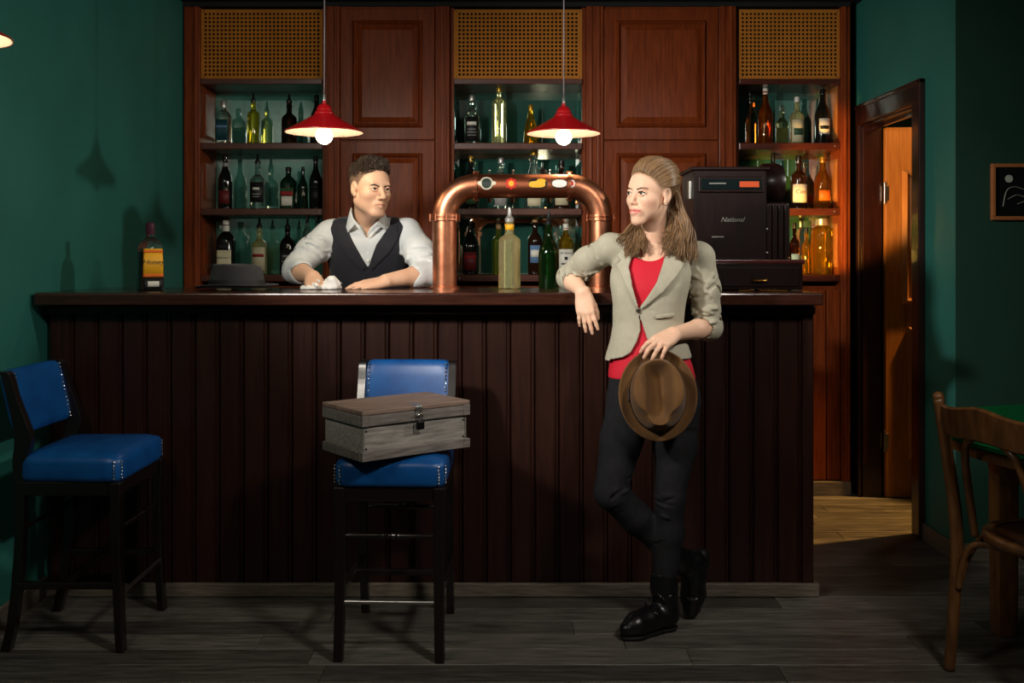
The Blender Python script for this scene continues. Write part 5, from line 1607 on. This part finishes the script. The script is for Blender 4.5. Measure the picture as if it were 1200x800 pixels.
v.clip(lambda X, Y, Z: (CT + 0.003 - Z) + 0 * X + 0 * Y if False else np.where(Y < CYB + 0.01, CT + 0.003 - Z, -1).astype(f32))
# neck opening
v.cone(Pn(432, 200, 4.25), Pn(431, 262, 4.30), 0.062, 0.057, 0.006, 's')
op = poly2([(P(420, 0, 4.22).x, 1.60), (P(424, 0, 4.22).x, P(0, 266, 4.22).z), (P(429.5, 0, 4.22).x, P(0, 279, 4.22).z), (P(437, 0, 4.22).x, P(0, 266, 4.22).z), (P(442, 0, 4.22).x, 1.60)])
v.op(lambda X, Y, Z: np.maximum(op(X, Y, Z), Y - 4.27), (-0.75, 4.1, 1.3), (-0.5, 4.3, 1.5), 0.002, 's')
M['shirt'] = pmat('white_shirt_cotton', rgb(202, 206, 206), 0.85, var=0.05, scale=30, bump=0.05, bump_scale=400)
shirt = vol_obj(v, 'shirt', M['shirt'], man, None, None, 2)
# collar leaves standing on the neck
def collar_leaf(poly, name, sgn):
    v = Vol((-0.82, 4.12, 1.28), (-0.42, 4.42, 1.52), 0.003)
    a, b = Hm.w(0, -0.02, -0.06), mNB - A3((0, 0.0, 0.06))
    v.cone(a, b, 0.058, 0.112)
    base = v.d.copy()
    v.d = np.abs(base) - 0.0032
    pf = poly2(poly)
    v.clip(lambda X, Y, Z: np.maximum(pf(X, Y, Z), Y - (4.345)).astype(f32))
    return vol_obj(v, name, M['shirt'], shirt, None, None, 1)
PX = lambda pts, Y: [(P(a, 0, Y).x, P(0, b, Y).z) for a, b in pts]
collar_leaf(PX([(411, 241), (403.5, 272), (408, 273), (418, 264), (427, 275), (430, 277), (424, 266), (416, 256)], 4.24), 'collar', -1)
collar_leaf(PX([(450, 246), (459.5, 272), (455, 273), (445, 264), (434, 275), (430.5, 277), (436, 267), (445, 258)], 4.24), 'collar', 1)
for py in (286, 296, 305):
    MB().lathe([(0.0045, -0.0015), (0.005, 0), (0.0045, 0.0015)], (P(431, 0, 4.23).x, 4.236, P(0, py, 4.23).z), 12, 'y').build('button', LB['white'], shirt)
# ---- waistcoat
v = Vol((-0.84, 4.16, 0.86), (-0.41, 4.56, 1.47), 0.0036)
v.loft(MS[1:], 0.014, k=0.02)
for s_ in (mSL, mSR):
    v.cone(mNB - A3((0, 0, 0.012)), s_ - A3((0, 0, 0.004)), 0.062, 0.064, 0.03)
v.add_noise(0.0012, 40, 9)
outl = poly2(PX([(384, 252), (392, 240), (470, 240), (475, 252), (477, 266), (471, 284), (481, 312), (485, 340), (485, 430), (371, 430), (374, 330), (380, 305), (386, 286), (382, 266)], 4.22))
v.clip(lambda X, Y, Z: outl(X, Y, Z))
vee = poly2(PX([(404, 238), (406, 268), (416, 288), (429, 312), (431, 312), (441, 286), (455, 268), (458, 238)], 4.22))
v.op(lambda X, Y, Z: np.maximum(vee(X, Y, Z), Y - 4.31), (-0.76, 4.1, 1.15), (-0.45, 4.33, 1.55), 0.003, 's')
v.cone(Pn(432, 200, 4.25), Pn(431, 262, 4.30), 0.075, 0.070, 0.006, 's')
v.clip(lambda X, Y, Z: np.where(Y < CYB + 0.01, CT + 0.003 - Z, -1).astype(f32))
M['vest'] = pmat('dark_navy_wool', rgb(20, 21, 30), 0.8, var=0.2, scale=60, sheen=0.15, bump=0.08, bump_scale=500)
vest = vol_obj(v, 'waistcoat', M['vest'], man, None, None, 1)
# lapel facing along the V
def vest_lapel(poly):
    v = Vol((-0.84, 4.14, 1.1), (-0.41, 4.36, 1.47), 0.003)
    v.loft(MS[1:], 0.019, k=0.02)
    for s_ in (mSL, mSR):
        v.cone(mNB - A3((0, 0, 0.012)), s_ - A3((0, 0, 0.004)), 0.067, 0.069, 0.03)
    v.d = np.abs(v.d) - 0.003
    pf = poly2(poly)
    v.clip(lambda X, Y, Z: np.maximum(pf(X, Y, Z), Y - 4.30).astype(f32))
    return vol_obj(v, 'lapel', M['vest'], vest, None, None, 1)
vest_lapel(PX([(403, 262), (414, 288), (429, 313), (424, 317), (404, 296), (393, 276), (396, 262)], 4.22))
vest_lapel(PX([(457, 262), (442, 286), (431, 313), (435, 317), (456, 296), (467, 276), (464, 262)], 4.22))
# ---- trousers and shoes behind the bar
v = Vol((-0.86, 4.34, 0.03), (-0.40, 4.68, 0.94), 0.007)
v.loft([(0.76, mc, 4.52, .15, .105), (0.90, mc, 4.48, .15, .108)], 0.008, k=0.02)
for s in (-1, 1):
    v.chain([A3((mc + s * 0.085, 4.52, 0.80)), A3((mc + s * 0.1, 4.50, 0.44)), A3((mc + s * 0.11, 4.53, 0.07))], [0.085, 0.062, 0.052], 0.02)
vol_obj(v, 'trousers', pmat('black_trousers', rgb(24, 24, 28), 0.8), man, None, None, 1)
for s in (-1, 1):
    v = Vol((mc + s * 0.11 - 0.07, 4.32, -0.004), (mc + s * 0.11 + 0.07, 4.62, 0.13), 0.005)
    v.cone((mc + s * 0.11, 4.55, 0.045), (mc + s * 0.12, 4.42, 0.032), 0.042, 0.04, 0.02).cone((mc + s * 0.11, 4.54, 0.09), (mc + s * 0.11, 4.54, 0.05), 0.045, 0.045, 0.02)
    v.clip(lambda X, Y, Z: (0.003 - Z) + 0 * X)
    vol_obj(v, 'shoe', pmat('black_shoe_leather', rgb(14, 14, 15), 0.3), man, None, None, 1)
# ---- white bar cloth under his right hand
cc = Pn(382, 333, 3.985)
v = Vol((cc[0] - 0.12, cc[1] - 0.1, CT - 0.002), (cc[0] + 0.1, cc[1] + 0.1, CT + 0.09), 0.003)
v.ell((cc[0] + 0.02, cc[1], CT + 0.012), (0.042, 0.05, 0.03), None)
v.ell((cc[0] - 0.05, cc[1] - 0.01, CT + 0.006), (0.05, 0.045, 0.012), None, 0.02)
v.ell((cc[0] + 0.028, cc[1] - 0.012, CT + 0.034), (0.018, 0.025, 0.018), None, 0.02)
rs = np.random.RandomState(3)
for i in range(22):
    a = rs.uniform(0, 6.28); r0 = rs.uniform(0.02, 0.06)
    p = A3((cc[0] - 0.01 + r0 * math.cos(a), cc[1] + 0.7 * r0 * math.sin(a), CT + rs.uniform(0.006, 0.03)))
    v.cone(p, p + rs.normal(size=3) * A3((0.022, 0.022, 0.010)), 0.006, 0.003, 0.004)
v.add_noise(0.0035, 150, 8)
v.clip(lambda X, Y, Z: (CT + 0.001 - Z) + 0 * X)
cl = vol_obj(v, 'bar_cloth', M['white_cloth'], None, None, None, 1)
tag(cl, 'crumpled white bar cloth under the bartender\'s closed hand', 'cloth')
# ================================================================ the woman
wo = thing('person', 'woman in beige blazer and black jeans holding a brown hat', 'person', (0.50, 3.42, 0))
WYAW = R(-14)        # torso turned slightly to the photo's left
WS = [(0.80, .485, 3.42, .148, .104), (0.88, .478, 3.425, .140, .100), (0.95, .470, 3.43, .122, .090), (1.02, .466, 3.435, .104, .080), (1.09, .469, 3.44, .110, .084), (1.17, .476, 3.45, .124, .100), (1.22, .482, 3.46, .126, .092), (1.265, .487, 3.47, .118, .072), (1.295, .490, 3.475, .075, .055)]
wSR, wSL = Pn(715, 291, 3.50), Pn(819, 302, 3.46)
wER, wEL = Pn(667, 325, 3.67), Pn(831, 383, 3.47)
wWR, wWL = Pn(683, 342, 3.525), Pn(790, 391, 3.29)
wNB = Pn(764, 287, 3.475)
Hw = HeadFrame(Pn(763, 229, 3.425), (-math.sin(R(50)), -math.cos(R(50)), 0.02), (0.06, 0.0, 1), 0.88)
v = Vol((0.10, 3.10, 0.74), (0.80, 3.76, 1.66), 0.0032)
build_head(v, Hw, False, wNB, 0.043)
v.loft(WS, -0.006, WYAW, 0.02)
for s_ in (wSL, wSR):
    v.cone(wNB - A3((0, 0, 0.02)), s_, 0.036, 0.040, 0.03)
# collar bones
v.cone(wNB + A3((-0.012, -0.045, -0.018)), wSR + A3((0.03, -0.03, 0.012)), 0.009, 0.009, 0.015)
v.cone(wNB + A3((0.0, -0.048, -0.018)), wSL + A3((-0.03, -0.03, 0.012)), 0.009, 0.009, 0.015)
for s_, e_, w_ in ((wSL, wEL, wWL), (wSR, wER, wWR)):
    v.chain([s_, e_], [0.038, 0.033], 0.02)
    v.chain([e_, e_ + (w_ - e_) * 0.35, w_], [0.032, 0.033, 0.0225], 0.015)
# right hand hangs relaxed over the counter edge
wf = Pn(690, 394, 3.49) - wWR
crv = [(0.18, 0.22, 0.12), (0.16, 0.20, 0.12), (0.20, 0.22, 0.12), (0.26, 0.26, 0.14)]
build_hand(v, wWR, wf, (-0.25, -0.95, 0.25), (1, -0.2, 0), crv, 0.90, 0.16, thumb=(0.42, 0.25), wr=0.02)
# left hand on the hat brim, fingers hanging over it
wfl = Pn(760, 409, 3.205) - wWL
cwl = [(0.45, 0.45, 0.25), (0.42, 0.45, 0.25), (0.45, 0.45, 0.25), (0.5, 0.5, 0.3)]
knL, tipL, thL = build_hand(v, wWL, wfl, (-0.15, -0.80, 0.75), (-0.6, 0.1, -0.7), cwl, 0.90, 0.35, thumb=(0.5, 0.8), wr=0.02)
SKW = rgb(232, 188, 160)
def paint_woman(V, C):
    up = [Hw.w(-0.024, 0.087, -0.0645), Hw.w(-0.006, 0.100, -0.0622), Hw.w(0.006, 0.100, -0.0622), Hw.w(0.024, 0.087, -0.0645)]
    lo = [Hw.w(-0.015, 0.091, -0.071), Hw.w(0, 0.099, -0.0745), Hw.w(0.015, 0.091, -0.071)]
    stroke(V, C, up, 0.0074, rgb(196, 84, 84), 0.9, 0.5); stroke(V, C, lo, 0.0080, rgb(206, 98, 94), 0.9, 0.5)
    for s in (-1, 1):
        stroke(V, C, [Hw.w(s * 0.030, 0.09, 0.016), Hw.w(s * 0.044, 0.08, 0.014)], 0.008, rgb(176, 122, 100), 0.6, 0.9)
        stroke(V, C, [Hw.w(s * 0.048, 0.058, -0.03)], 0.032, rgb(226, 156, 132), 0.5, 1.0)
    for t in tipL:
        stroke(V, C, [t], 0.008, rgb(214, 130, 112), 0.5, 0.8)
    L_ = (V - Hw.o) @ Hw.R / Hw.k
    y, z = L_[:, 1], L_[:, 2]
    near = np.linalg.norm(V - Hw.w(0, -0.015, 0.045), axis=1) < 0.12 * Hw.k
    w = (np.clip((0.010 - (0.76 * y - 0.62 * z - 0.006)) / 0.014, 0, 1) * np.clip((z - 0.005) / 0.03, 0, 1) * near)[:, None]
    C[:, :3] = C[:, :3] * (1 - w) + np.array(rgb(128, 96, 66)) * w
v.clip(lambda X, Y, Z: np.where(Y > CYF - 0.002, CT + 0.002 - Z, -1).astype(f32) + 0 * X)
vw = v
wb = vol_obj(v, 'body', M['skin'], wo, SKW, paint_woman, 1)
make_eyes(Hw, wb, rgb(70, 58, 44), (-0.2, 1, 0.0), 0.0134)
face_lines(vw, Hw, wb, False, M['brow_brown'], M['lash'])
MB().ball(tuple(Hw.w(0.083, 0.004, -0.036)), 0.0042, 10, 8).build('earring', M['chrome'], wo, smooth=True)
rp = (knL[0] + (knL[1] - knL[0]) * 0.0) + (A3(wfl) / np.linalg.norm(wfl)) * 0.018
# ---- hair
HC = rgb(126, 97, 67)
v = Vol((0.30, 3.26, 1.36), (0.66, 3.66, 1.68), 0.0035)
Eh = lambda c, r, kk=0.02, op='u': v.ell(Hw.w(*c), A3(r) * Hw.k, Hw.R, kk, op)
Eh((0, -0.024, 0.046), (0.0805, 0.102, 0.090))
Eh((0.0, -0.115, 0.062), (0.040, 0.035, 0.045), 0.03)
def loc3(X, Y, Z):
    q = [X - Hw.o[0], Y - Hw.o[1], Z - Hw.o[2]]
    return [sum(q[i] * Hw.R[i, j] for i in range(3)) / Hw.k for j in range(3)]
def hl(X, Y, Z):
    xl, yl, zl = loc3(X, Y, Z)
    front = 0.76 * yl - 0.62 * zl - 0.001
    low = np.where(yl > -0.03, 0.022 - zl, -0.03 - zl)
    return (np.maximum(front, low) * Hw.k).astype(f32)
v.clip(hl)
v.add_noise(0.0012, 160, 3)
hair = vol_obj(v, 'hair', M['hair'], wo, tuple(c * 0.55 for c in HC), None, 1)
rr = random.Random(11)
paths = []
def hw(*p): return Vector(Hw.w(*p))
HE_c, HE_r = A3((0, -0.024, 0.046)), A3((0.0800, 0.1015, 0.0895))
def on_skull(p, lift):
    d = (A3(p) - HE_c) / HE_r
    d = d / np.linalg.norm(d)
    q = HE_c + HE_r * d
    nrm = d / HE_r; nrm /= np.linalg.norm(nrm)
    return Vector(Hw.w(*(q + nrm * lift)))
# swept back from the hairline over the crown to the half ponytail
for i in range(900):
    u = rr.uniform(-1, 1)
    au = abs(u)
    ht = au ** 1.6                                   # 0: middle of the forehead, 1: in front of the ear
    sgn = 1 if u > 0 else -1
    S = A3((sgn * (0.072 * min(1, au * 1.15)), 0.078 - 0.062 * ht, 0.086 - 0.062 * ht)) + A3((0, rr.uniform(-0.012, 0.002), rr.uniform(-0.002, 0.004)))
    E = A3((sgn * 0.016 * au + rr.uniform(-0.012, 0.012), -0.122, 0.075 - 0.02 * au + rr.uniform(-0.015, 0.015)))
    M1 = A3((S[0] * 1.0, (S[1] + E[1]) / 2, 0.14 - 0.085 * ht))
    quiff = (1 - au ** 2.2) * rr.uniform(0.55, 1.0)
    pts = []
    for k in range(9):
        t = k / 8
        p = S * (1 - t) ** 2 + M1 * 2 * t * (1 - t) + E * t * t
        lf = 0.003 + 0.022 * quiff * math.sin(math.pi * min(1, t * 1.15)) ** 0.8 * (1 - 0.45 * t) + 0.0025 * math.sin(9 * t + 5 * u) + rr.uniform(0, 0.002)
        pts.append(on_skull(p, lf))
    paths.append((pts, 0.0026, 0.0022))
def wave(pts, amp, ph, n=3, turns=2.2):
    P_ = spline(pts, n); m = len(P_)
    out = []
    for i, p in enumerate(P_):
        t = i / (m - 1)
        a = amp * t ** 1.1
        out.append(Vector((p[0] + a * math.sin(ph + turns * 6.28 * t), p[1] + a * 0.7 * math.cos(ph * 1.3 + turns * 6.28 * t), p[2])))
    return out
def clump_fall(n, root_fn, mid_fn, end_fn, seed, nc, amp):
    q = random.Random(seed)
    cl = [(q.random(), q.uniform(0, 6.28), q.uniform(1.3, 2.3), q.random(), q.random()) for _ in range(nc)]
    for i in range(n):
        t, ph, tu, a, b = cl[q.randrange(nc)]
        j = lambda s: q.gauss(0, s)
        r0 = root_fn(min(1, max(0, t + j(0.06))), q)
        e = end_fn(a, b, q)
        e = e + Vector((j(0.0045), j(0.006), j(0.010)))
        ms = [m + Vector((j(0.0035), j(0.004), j(0.003))) for m in mid_fn(a, t, q)]
        paths.append((wave([r0] + ms + [e], amp * q.uniform(0.75, 1.2), ph + j(0.25), 4, tu), 0.0025, 0.0009))
# long side: ponytail and loose hair falling over the photo-right shoulder
clump_fall(900, lambda t, q: hw(0.018 + 0.058 * t, -0.128 + 0.085 * t, 0.088 - 0.062 * t),
           lambda a, t, q: [Vector(P(784 + 13 * a, 238, 3.47 - 0.05 * a)), Vector(P(784 + 24 * a, 266, 3.435 - 0.04 * a))],
           lambda a, b, q: Vector(P(778 + 36 * a, 311 - 26 * abs(a - 0.62) - 16 * b, 3.37 + 0.03 * b)), 21, 46, 0.011)
# far side: locks beside the jaw on the photo-left shoulder
clump_fall(480, lambda t, q: hw(-0.052 - 0.02 * t, -0.075 + 0.03 * t, 0.03 - 0.03 * t),
           lambda a, t, q: [Vector(P(748 + 6 * a, 250, 3.475)), Vector(P(735 + 18 * a, 271, 3.445))],
           lambda a, b, q: Vector(P(724 + 30 * a, 304 - 22 * abs(a - 0.55) - 14 * b, 3.395 + 0.03 * b)), 22, 26, 0.011)
# back hair over the nape
clump_fall(380, lambda t, q: hw(0.1 * (t - 0.5), -0.115, 0.05 - 0.03 * t),
           lambda a, t, q: [Vector((0.485 + 0.13 * (t - 0.5), 3.575, 1.41))],
           lambda a, b, q: Vector((0.492 + 0.16 * (a - 0.5), 3.575, 1.25 + 0.05 * b)), 23, 24, 0.009)
lk = strands_obj('hair_lock', paths, hair, M['hair'], HC, 0.42, 4, 5, 2)
lk['kind'] = 'stuff'
# ---- red top
M['red_top'] = pmat('red_jersey', rgb(200, 18, 44), 0.75, bump=0.04, bump_scale=300)
v = Vol((0.28, 3.28, 0.82), (0.68, 3.62, 1.30), 0.0035)
v.loft(WS, 0.006, WYAW, 0.02)
v.add_noise(0.0010, 60, 2)
ztop = P(0, 306, 3.36).z
v.clip(lambda X, Y, Z: np.maximum(Z - ztop - 0.35 * (X - 0.47) ** 2 / 0.05, 0.852 - Z + 0 * X).astype(f32) + 0 * Y)
vol_obj(v, 'red_top', M['red_top'], wo, None, None, 1)
# ---- blazer
JS = [(0.875, .470, 3.43, .160, .122), (0.92, .470, 3.43, .150, .116), (0.98, .470, 3.432, .130, .106), (1.035, .470, 3.436, .119, .098), (1.09, .472, 3.44, .122, .102), (1.16, .477, 3.448, .136, .118), (1.215, .484, 3.458, .142, .110), (1.262, .490, 3.47, .132, .088), (1.298, .492, 3.478, .088, .064)]
v = Vol((0.12, 3.26, 0.85), (0.80, 3.76, 1.36), 0.0036)
v.loft(JS, 0.0, WYAW, 0.02)
for s_ in (wSL, wSR):
    v.cone(wNB - A3((0, 0.0, 0.022)), s_ + A3((0, 0, 0.004)), 0.046, 0.052, 0.025)
# waist pull folds toward the button
bt_ = Pn(748, 364, 3.335)
for q in ((778, 352), (784, 363), (724, 353), (724, 376)):
    e = Pn(q[0], q[1], 3.345)
    v.cone(bt_ + A3((0, -0.004, 0)), e, 0.001, 0.0022, 0.008, 's')
# sleeves, pushed up
for s_, e_, w_, sd, r0 in ((wSL, wEL, wWL, 31, 0.053), (wSR, wER, wWR, 44, 0.049)):
    out = A3((0.008, 0, 0.004)) if s_ is wSL else A3((-0.004, 0.0, 0.008))
    m_ = (s_ + e_) / 2 + out
    dirf = (w_ - e_) / np.linalg.norm(w_ - e_)
    v.chain([s_, m_, e_], [r0, 0.049, 0.045], 0.02)
    v.cone(e_, e_ + dirf * 0.028, 0.046, 0.042, 0.015)
    v.folds(s_, e_, r0, 0.046, 14, 0.0055, sd, 0.009, 1.6)
    v.folds(m_, e_ + dirf * 0.02, 0.049, 0.044, 24, 0.0058, sd + 1, 0.007, 0.9, 0.05, 1.0)
    v.cone(e_ + dirf * 0.012, e_ + dirf * 0.09, 0.034, 0.036, 0.002, 's')
v.add_noise(0.0014, 45, 12)
v.clip(lambda X, Y, Z: np.where(Y > CYF - 0.004, CT + 0.003 - Z, -1).astype(f32) + 0 * X)
# hem
v.clip(lambda X, Y, Z: (P(0, 421, 3.33).z - 0.006 - Z + 0.05 * (X - 0.47)) + 0 * Y)
W2 = lambda pts: PX(pts, 3.345)
opn = poly2(W2([(751, 262), (744, 298), (738.5, 313), (741, 335), (748.5, 362), (757, 350), (769, 331), (778, 308), (784, 292), (793, 262)]))
v.op(lambda X, Y, Z: np.maximum(opn(X, Y, Z), Y - 3.44), (0.34, 3.2, 1.0), (0.62, 3.46, 1.42), 0.002, 's')
cut = poly2(W2([(749, 366), (751, 386), (746.5, 400), (739, 413), (730, 419), (716, 423), (716, 450), (782, 450), (770, 424), (759, 400), (754, 384)]))
v.op(lambda X, Y, Z: np.maximum(cut(X, Y, Z), Y - 3.42), (0.30, 3.2, 0.82), (0.62, 3.44, 1.12), 0.002, 's')
v.cone(Pn(764, 225, 3.44), wNB - A3((0, 0, 0.03)), 0.06, 0.056, 0.006, 's')
# hollow: the blazer is a shell around the body
vb = Vol((0.12, 3.26, 0.85), (0.80, 3.76, 1.36), 0.0036)
vb.loft(WS, 0.0065, WYAW, 0.02)
v.d = np.maximum(v.d, -vb.d - 0.0)
M['blazer'] = pmat('beige_linen', rgb(170, 165, 146), 0.85, var=0.08, scale=40, bump=0.08, bump_scale=500)
blz = vol_obj(v, 'blazer', M['blazer'], wo, None, None, 2)
def lapel(poly, name='lapel', off=0.007, th=0.0032):
    v = Vol((0.28, 3.26, 0.95), (0.70, 3.60, 1.40), 0.0032)
    v.loft(JS, off, WYAW, 0.02)
    for s_ in (wSL, wSR):
        v.cone(wNB - A3((0, 0.0, 0.022)), s_ + A3((0, 0, 0.004)), 0.046 + off, 0.052 + off, 0.025)
    v.d = np.abs(v.d) - th
    pf = poly2(poly)
    v.clip(lambda X, Y, Z: np.maximum(pf(X, Y, Z), Y - 3.47).astype(f32))
    return vol_obj(v, name, M['blazer'], blz, None, None, 1)
lapel(W2([(752, 272), (744, 298), (738.5, 313), (741, 335), (748.5, 362), (744, 358), (733, 334), (725, 311), (731, 305), (727, 300), (738, 284), (747, 270)]))
lapel(W2([(790, 272), (784, 292), (778, 308), (769, 331), (757, 350), (749, 363), (756, 359), (776, 342), (795, 321), (804, 309), (796, 303), (805, 298), (801, 286), (795, 272)]))
lapel(W2([(766, 369), (790, 366), (790, 371), (766, 373.5)]), 'pocket_flap')
MB().lathe([(0.002, -0.004), (0.0075, -0.003), (0.0075, 0.001), (0.002, 0.002)], (bt_[0], bt_[1] + 0.006, bt_[2]), 14, 'y').build('button', pmat('horn_button', rgb(60, 52, 44), 0.4), blz, smooth='auto')
# ---- jeans
hipL, hipR = Pn(789, 470, 3.425), Pn(742, 468, 3.415)
knL_, knR_ = Pn(785, 585, 3.375), Pn(716, 577, 3.345)
anL, anR = Pn(778, 694, 3.40), Pn(797, 658, 3.485)
v = Vol((0.24, 3.22, 0.06), (0.74, 3.60, 0.90), 0.004)
v.loft([(0.70, .492, 3.425, .135, .095), (0.79, .487, 3.42, .150, .106), (0.865, .480, 3.424, .142, .102)], 0.004, WYAW, 0.02)
v.chain([hipL + A3((0.004, 0, -0.01)), (hipL + knL_) / 2 + A3((0.012, 0, 0.02)), knL_, knL_ + (anL - knL_) * 0.35 + A3((0.004, 0.008, 0)), anL], [0.088, 0.072, 0.049, 0.050, 0.039], 0.02)
v.chain([hipR + A3((-0.004, 0, -0.01)), (hipR + knR_) / 2 + A3((-0.004, -0.004, 0.02)), knR_, knR_ + (anR - knR_) * 0.35, anR], [0.086, 0.070, 0.054, 0.052, 0.039], 0.02)
v.folds(knL_ + A3((0, 0, 0.06)), knL_ - A3((0, 0, 0.06)), 0.050, 0.047, 10, 0.005, 5, 0.008, 1.0)
v.folds(knL_, anL, 0.047, 0.038, 12, 0.004, 6, 0.008, 0.6)
v.folds(knR_ + A3((0, 0, 0.05)), knR_ - A3((-0.04, 0, 0.03)), 0.054, 0.052, 8, 0.005, 7, 0.008, 1.0)
v.add_noise(0.001, 50, 4)
v.clip(lambda X, Y, Z: (Z - 0.868) + 0 * X + 0 * Y)
M['denim'] = pmat('black_denim', rgb(33, 33, 36), 0.85, spec=0.2, var=0.22, scale=45, bump=0.08, bump_scale=600)
vol_obj(v, 'jeans', M['denim'], wo, None, None, 1)
# ---- ankle boots
M['boot'] = pmat('black_boot_leather', rgb(17, 17, 19), 0.3, spec=0.55, bump=0.06, bump_scale=60)
M['sole'] = pmat('black_rubber_sole', rgb(12, 12, 12), 0.6)
hl_, to_ = A3((0.562, 3.412, 0)), A3((0.358, 3.285, 0))
fd = (to_ - hl_) / np.linalg.norm(to_ - hl_)
v = Vol((0.30, 3.22, 0.0), (0.62, 3.47, 0.235), 0.0036)
z_ = lambda p, z: A3((p[0], p[1], z))
v.chain([anL + A3((0, 0, 0.095)), anL + A3((0.0, 0, 0.02)), z_(hl_ + fd * 0.045, 0.055)], [0.045, 0.043, 0.043], 0.02)
v.chain([z_(hl_ + fd * 0.045, 0.05), z_(hl_ + fd * 0.12, 0.05), z_(hl_ + fd * 0.175, 0.042), z_(hl_ + fd * 0.215, 0.034)], [0.037, 0.037, 0.036, 0.024], 0.025)
v.folds(z_(hl_ + fd * 0.06, 0.10), z_(hl_ + fd * 0.13, 0.05), 0.040, 0.039, 7, 0.0032, 3, 0.006, 0.6, inward=0.8)
v.folds(anL + A3((0, 0, 0.08)), anL + A3((0, 0, 0.0)), 0.045, 0.043, 9, 0.0035, 8, 0.006, 0.6, inward=0.8)
v.clip(lambda X, Y, Z: np.maximum(0.014 - Z, Z - 0.198 - 0.2 * (X - 0.52)) + 0 * X + 0 * Y)
bo = vol_obj(v, 'boot', M['boot'], wo, None, None, 1)
v = Vol((0.30, 3.22, -0.004), (0.62, 3.47, 0.04), 0.0032)
v.chain([z_(hl_ + fd * 0.04, 0.02), z_(hl_ + fd * 0.12, 0.02), z_(hl_ + fd * 0.175, 0.02), z_(hl_ + fd * 0.215, 0.02)], [0.037, 0.031, 0.038, 0.026], 0.02)
v.clip(lambda X, Y, Z: np.maximum(0.001 - Z, Z - 0.0145) + 0 * X + 0 * Y)
vol_obj(v, 'sole', M['sole'], bo, None, None, 1)
# raised boot, toe on the floor
hR, bR, tR = A3((0.648, 3.515, 0.205)), A3((0.634, 3.500, 0.075)), A3((0.626, 3.488, 0.030))
shd = (knR_ - anR) / np.linalg.norm(knR_ - anR)
v = Vol((0.46, 3.36, -0.004), (0.74, 3.62, 0.32), 0.0036)
v.chain([anR + shd * 0.10, anR, hR + A3((-0.012, -0.012, -0.01))], [0.044, 0.042, 0.038], 0.02)
v.chain([hR + A3((-0.006, -0.01, -0.012)), (hR + bR) / 2 + A3((-0.004, -0.006, 0)), bR, tR], [0.037, 0.039, 0.038, 0.027], 0.025)
v.folds(hR, bR, 0.039, 0.038, 9, 0.0045, 12, 0.007, 0.6)
v.clip(lambda X, Y, Z: (0.002 - Z) + 0 * X + 0 * Y)
bo2 = vol_obj(v, 'boot', M['boot'], wo, None, None, 1)
v = Vol((0.55, 3.40, -0.004), (0.74, 3.62, 0.27), 0.0034)
so_ = A3((0.026, 0.022, 0.0))
v.chain([hR + so_ + A3((0, 0, 0.004)), hR + so_ - A3((0.0, 0, 0.03))], [0.026, 0.026], 0.01)
v.chain([hR + so_ * 0.8 - A3((0, 0, 0.02)), bR + so_ * 0.9, tR + so_ * 0.8], [0.022, 0.026, 0.018], 0.015)
v.clip(lambda X, Y, Z: (0.002 - Z) + 0 * X + 0 * Y)
vol_obj(v, 'sole', M['sole'], bo2, None, None, 1)
# ---- the brown fedora in her hand
bh = fedora('fedora_hat', 'brown felt fedora held by its brim in the woman\'s hand', (M['hat_brown'], M['hat_brown_band']), 0.126, 0.148, 0.092, 0.120, 0.108, roll=0.022, dent=0.080, pinch=0.026)
zc = Vector((-0.10, -0.965, 0.24)).normalized()
yc_ = Vector((0.02, 0.0, -1.0)); yc_ = (yc_ - zc * yc_.dot(zc)).normalized()
xc_ = yc_.cross(zc)
mt = Matrix((xc_, yc_, zc)).transposed().to_4x4()
mt.translation = Vector(P(770.5, 463, 3.255))
bh.matrix_world = mt
